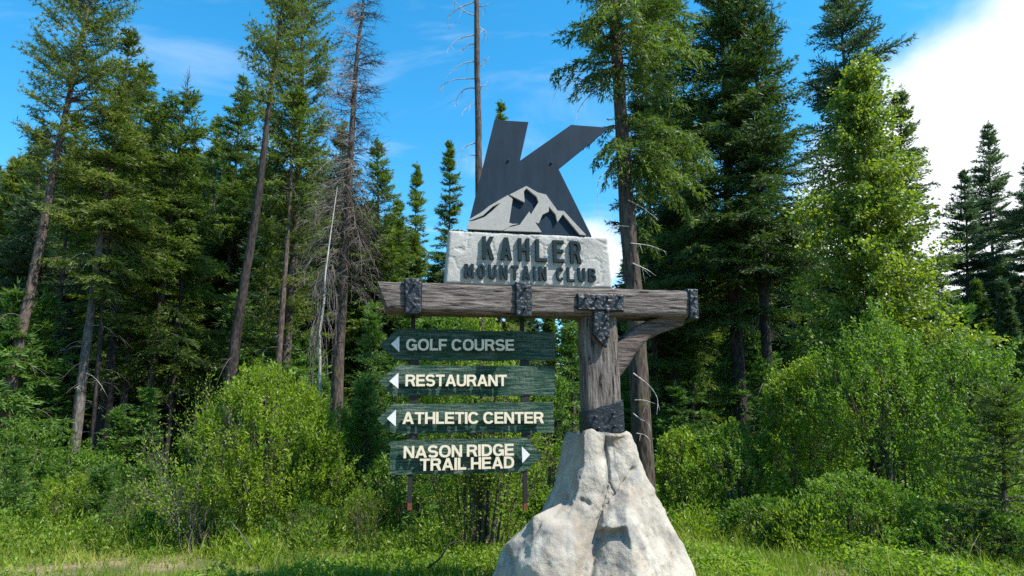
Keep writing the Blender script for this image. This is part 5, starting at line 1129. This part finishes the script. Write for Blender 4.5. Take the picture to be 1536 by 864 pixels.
# ------------------------------------------------------------------ ground cover
def ground_cover():
    rng = np.random.default_rng(90)
    def spots(n, y0, y1, p=1.0):
        Y = y0+(y1-y0)*rng.uniform(0, 1, n)**p; px = rng.uniform(-260, 1800, n); X = (px-768)/FPX*Y*1.02
        return X, Y
    def dirt(X, Y):      # bare patches
        f = fbm(np.stack([X*.55, Y*.9, X*0+3], 1), 3); b = np.exp(-(((X+6.8)/1.6)**2+((Y-8.9)/.55)**2))*1.3+np.exp(-(((X+5.9)/1.0)**2+((Y-8.1)/.3)**2))*.5
        return f*.7+b
    g = Geo(); X, Y = spots(180000, 6.4, 19, 1.25); dd = dirt(X, Y); k = rng.uniform(0, 1, len(X)) > np.clip((dd-.02)*2.6, 0, .86); X, Y, dd = X[k], Y[k], dd[k]; n = len(X); Z = ground_z(X, Y)
    tall = .05+.12*np.clip(fbm(np.stack([X*2.2, Y*2.2, X*0+8], 1), 3)*2.5, 0, 1)+.07*np.clip(.5+fbm(np.stack([X*.7, Y*.7, X*0], 1), 3)*1.6, 0, 1)+.05*np.clip((Y-10)/4, 0, 1); h = tall*rng.uniform(.5, 1.5, n); w_ = .008*(Y/8)
    a = rng.uniform(0, 2*pi, n); s = np.stack([np.cos(a), np.sin(a), 0*a], 1); ln = rng.normal(size=(n, 2))*.45; b = np.stack([X, Y, Z-.01], 1); top = b+np.stack([ln[:, 0]*h, ln[:, 1]*h, h], 1)
    V = np.stack([b-s*w_[:, None], b+s*w_[:, None], top], 1).reshape(-1, 3); tn = .45+.7*fbm(np.stack([X*.8+9, Y*.8, X*0], 1), 3)+rng.normal(size=n)*.13+.15*np.clip(dd, 0, 1)
    g.add(V, T=np.arange(n*3).reshape(-1, 3), tint=tn); o = link('grass', g.mesh('grass', M['grass'], tint=True)); tag(o, 'bright green grass thinning to bare dirt at the lower left', 'grass', kind='stuff')
    # leafy weeds
    g = Geo(); X, Y = spots(15500, 6.6, 16, 1.1); dd = dirt(X, Y); cl = fbm(np.stack([X*.9+30, Y*.9, X*0], 1), 3); k = (dd < .3) & (cl+rng.normal(size=len(X))*.1 > -.06+.10*(Y < 9.5)); X, Y, cl = X[k], Y[k], cl[k]; n = len(X); Z = ground_z(X, Y); m_ = 11
    hh = (.10+.34*np.clip(cl, 0, 1)*rng.uniform(.5, 1.3, n)+.20*np.clip((Y-9.5)/4, 0, 1)*rng.uniform(.3, 1.2, n)); f = rng.uniform(.15, 1, (n, m_)); P = np.stack([X[:, None]+rng.normal(size=(n, m_))*.045, Y[:, None]+rng.normal(size=(n, m_))*.045, Z[:, None]+hh[:, None]*f], -1).reshape(-1, 3)
    D = norm(rng.normal(size=(n*m_, 3))*[1, 1, .35]+[0, 0, .45]); leaves(g, P, D, .066, .030, np.repeat(.48+.5*cl+rng.normal(size=n)*.12, m_), rng, .5); o = link('weeds', g.mesh('weeds', M['weed'], tint=True)); tag(o, 'low leafy weeds mixed through the grass', 'weeds', kind='stuff')
    g = Geo(); X, Y = spots(200, 7, 13); k = dirt(X, Y) < .5; X, Y = X[k], Y[k]; n = len(X); Z = ground_z(X, Y); P = np.stack([X, Y, Z+rng.uniform(.08, .22, n)], 1); P = np.repeat(P, 4, 0)+rng.normal(size=(n*4, 3))*.008; leaves(g, P, norm(rng.normal(size=(n*4, 3))*[1, 1, .2]), .016, .012, .5, rng, 1.0); o = link('small_white_flowers', g.mesh('small_white_flowers', M['white'], tint=True)); tag(o, 'tiny white flowers dotted over the grass', 'flowers', kind='stuff')
    # fern and herb undergrowth at the forest edge
    g = Geo(); X, Y = spots(5000, 11.5, 23, 1.0); cl = fbm(np.stack([X*.5+70, Y*.5, X*0], 1), 3); n = len(X); Z = ground_z(X, Y); m_ = 12; hh = .35+.5*np.clip(cl+.3, 0, 1)*rng.uniform(.5, 1.3, n); f = rng.uniform(.1, 1, (n, m_)); P = np.stack([X[:, None]+rng.normal(size=(n, m_))*.13, Y[:, None]+rng.normal(size=(n, m_))*.13, Z[:, None]+hh[:, None]*f], -1).reshape(-1, 3)
    leaves(g, P, norm(rng.normal(size=(n*m_, 3))*[1, 1, .3]+[0, 0, .3]), .10, .045, np.repeat(.45+.5*cl+rng.normal(size=n)*.1, m_), rng, .5); o = link('undergrowth', g.mesh('undergrowth', M['shrub'], tint=True)); tag(o, 'knee-high green undergrowth along the forest edge', 'undergrowth', kind='stuff')
    # dry seed stalks standing above the grass, and bushy weed mounds
    g = Geo(); X, Y = spots(900, 6.8, 13); n = len(X); Z = ground_z(X, Y); h = rng.uniform(.2, .5, n); P0 = np.stack([X, Y, Z-.02], 1); ln = rng.normal(size=(n, 2))*.12; P3 = P0+np.stack([ln[:, 0], ln[:, 1], h], 1); t = np.linspace(0, 1, 4)[None, :, None]; C = P0[:, None]*(1-t)+P3[:, None]*t; C[:, :, :2] += (ln[:, None]*(t**2-t))*.8
    tubes_batch(g, C, np.tile([.0035, .003, .0025, .002], (n, 1)), 3, .8); Q = np.repeat(P3, 7, 0)-np.stack([rng.normal(size=n*7)*.006, rng.normal(size=n*7)*.006, rng.uniform(0, .09, n*7)], 1); tufts(g, Q, np.tile([0, 0, 1.], (n*7, 1)), .02, .006, 2, .5, .9, rng); o = link('dry_stalks', g.mesh('dry_stalks', M['grass'], tint=True)); tag(o, 'thin dry seed stalks rising above the grass', 'stalks', kind='stuff')
    g = Geo()
    for q in range(190):
        Yc = rng.uniform(9.3, 13.5); px = rng.uniform(-100, 1640); c = ground_at(px, Yc); R_ = rng.uniform(.2, .6); H_ = R_*rng.uniform(.8, 1.6)
        if (abs(px-900) < 190 and Yc < 10) or (px < 330 and Yc < 10.2): continue
        n = int(220*R_/.4); a = rng.uniform(0, 2*pi, n); el = np.arcsin(rng.uniform(0, 1, n)); rr = rng.uniform(.6, 1, n); d = np.stack([np.cos(a)*np.cos(el), np.sin(a)*np.cos(el), np.sin(el)], 1); P = c+d*np.stack([R_*rr, R_*rr, H_*rr], 1); leaves(g, P, norm(d+rng.normal(size=(n, 3))*.6+[0, 0, .5]), .075, .026, .35+.35*rng.random()+.1*rng.normal(size=n), rng, .3)
    o = link('weed_mounds', g.mesh('weed_mounds', M['bush'], tint=True)); tag(o, 'rounded mounds of leafy weeds where the grass meets the bushes', 'weeds', kind='stuff')
ground_cover()
if __import__('os').environ.get('TRI'):
    u = {o.data for o in bpy.data.objects if o.type == 'MESH'}; print('TRIS', sum(sum(len(p.vertices)-2 for p in me.polygons) for me in u), len(bpy.data.objects))
    for o in sorted([o for o in bpy.data.objects if o.type == 'MESH'], key=lambda o: -len(o.data.polygons))[:25]: print(o.name, o.parent.name if o.parent else '', len(o.data.polygons))
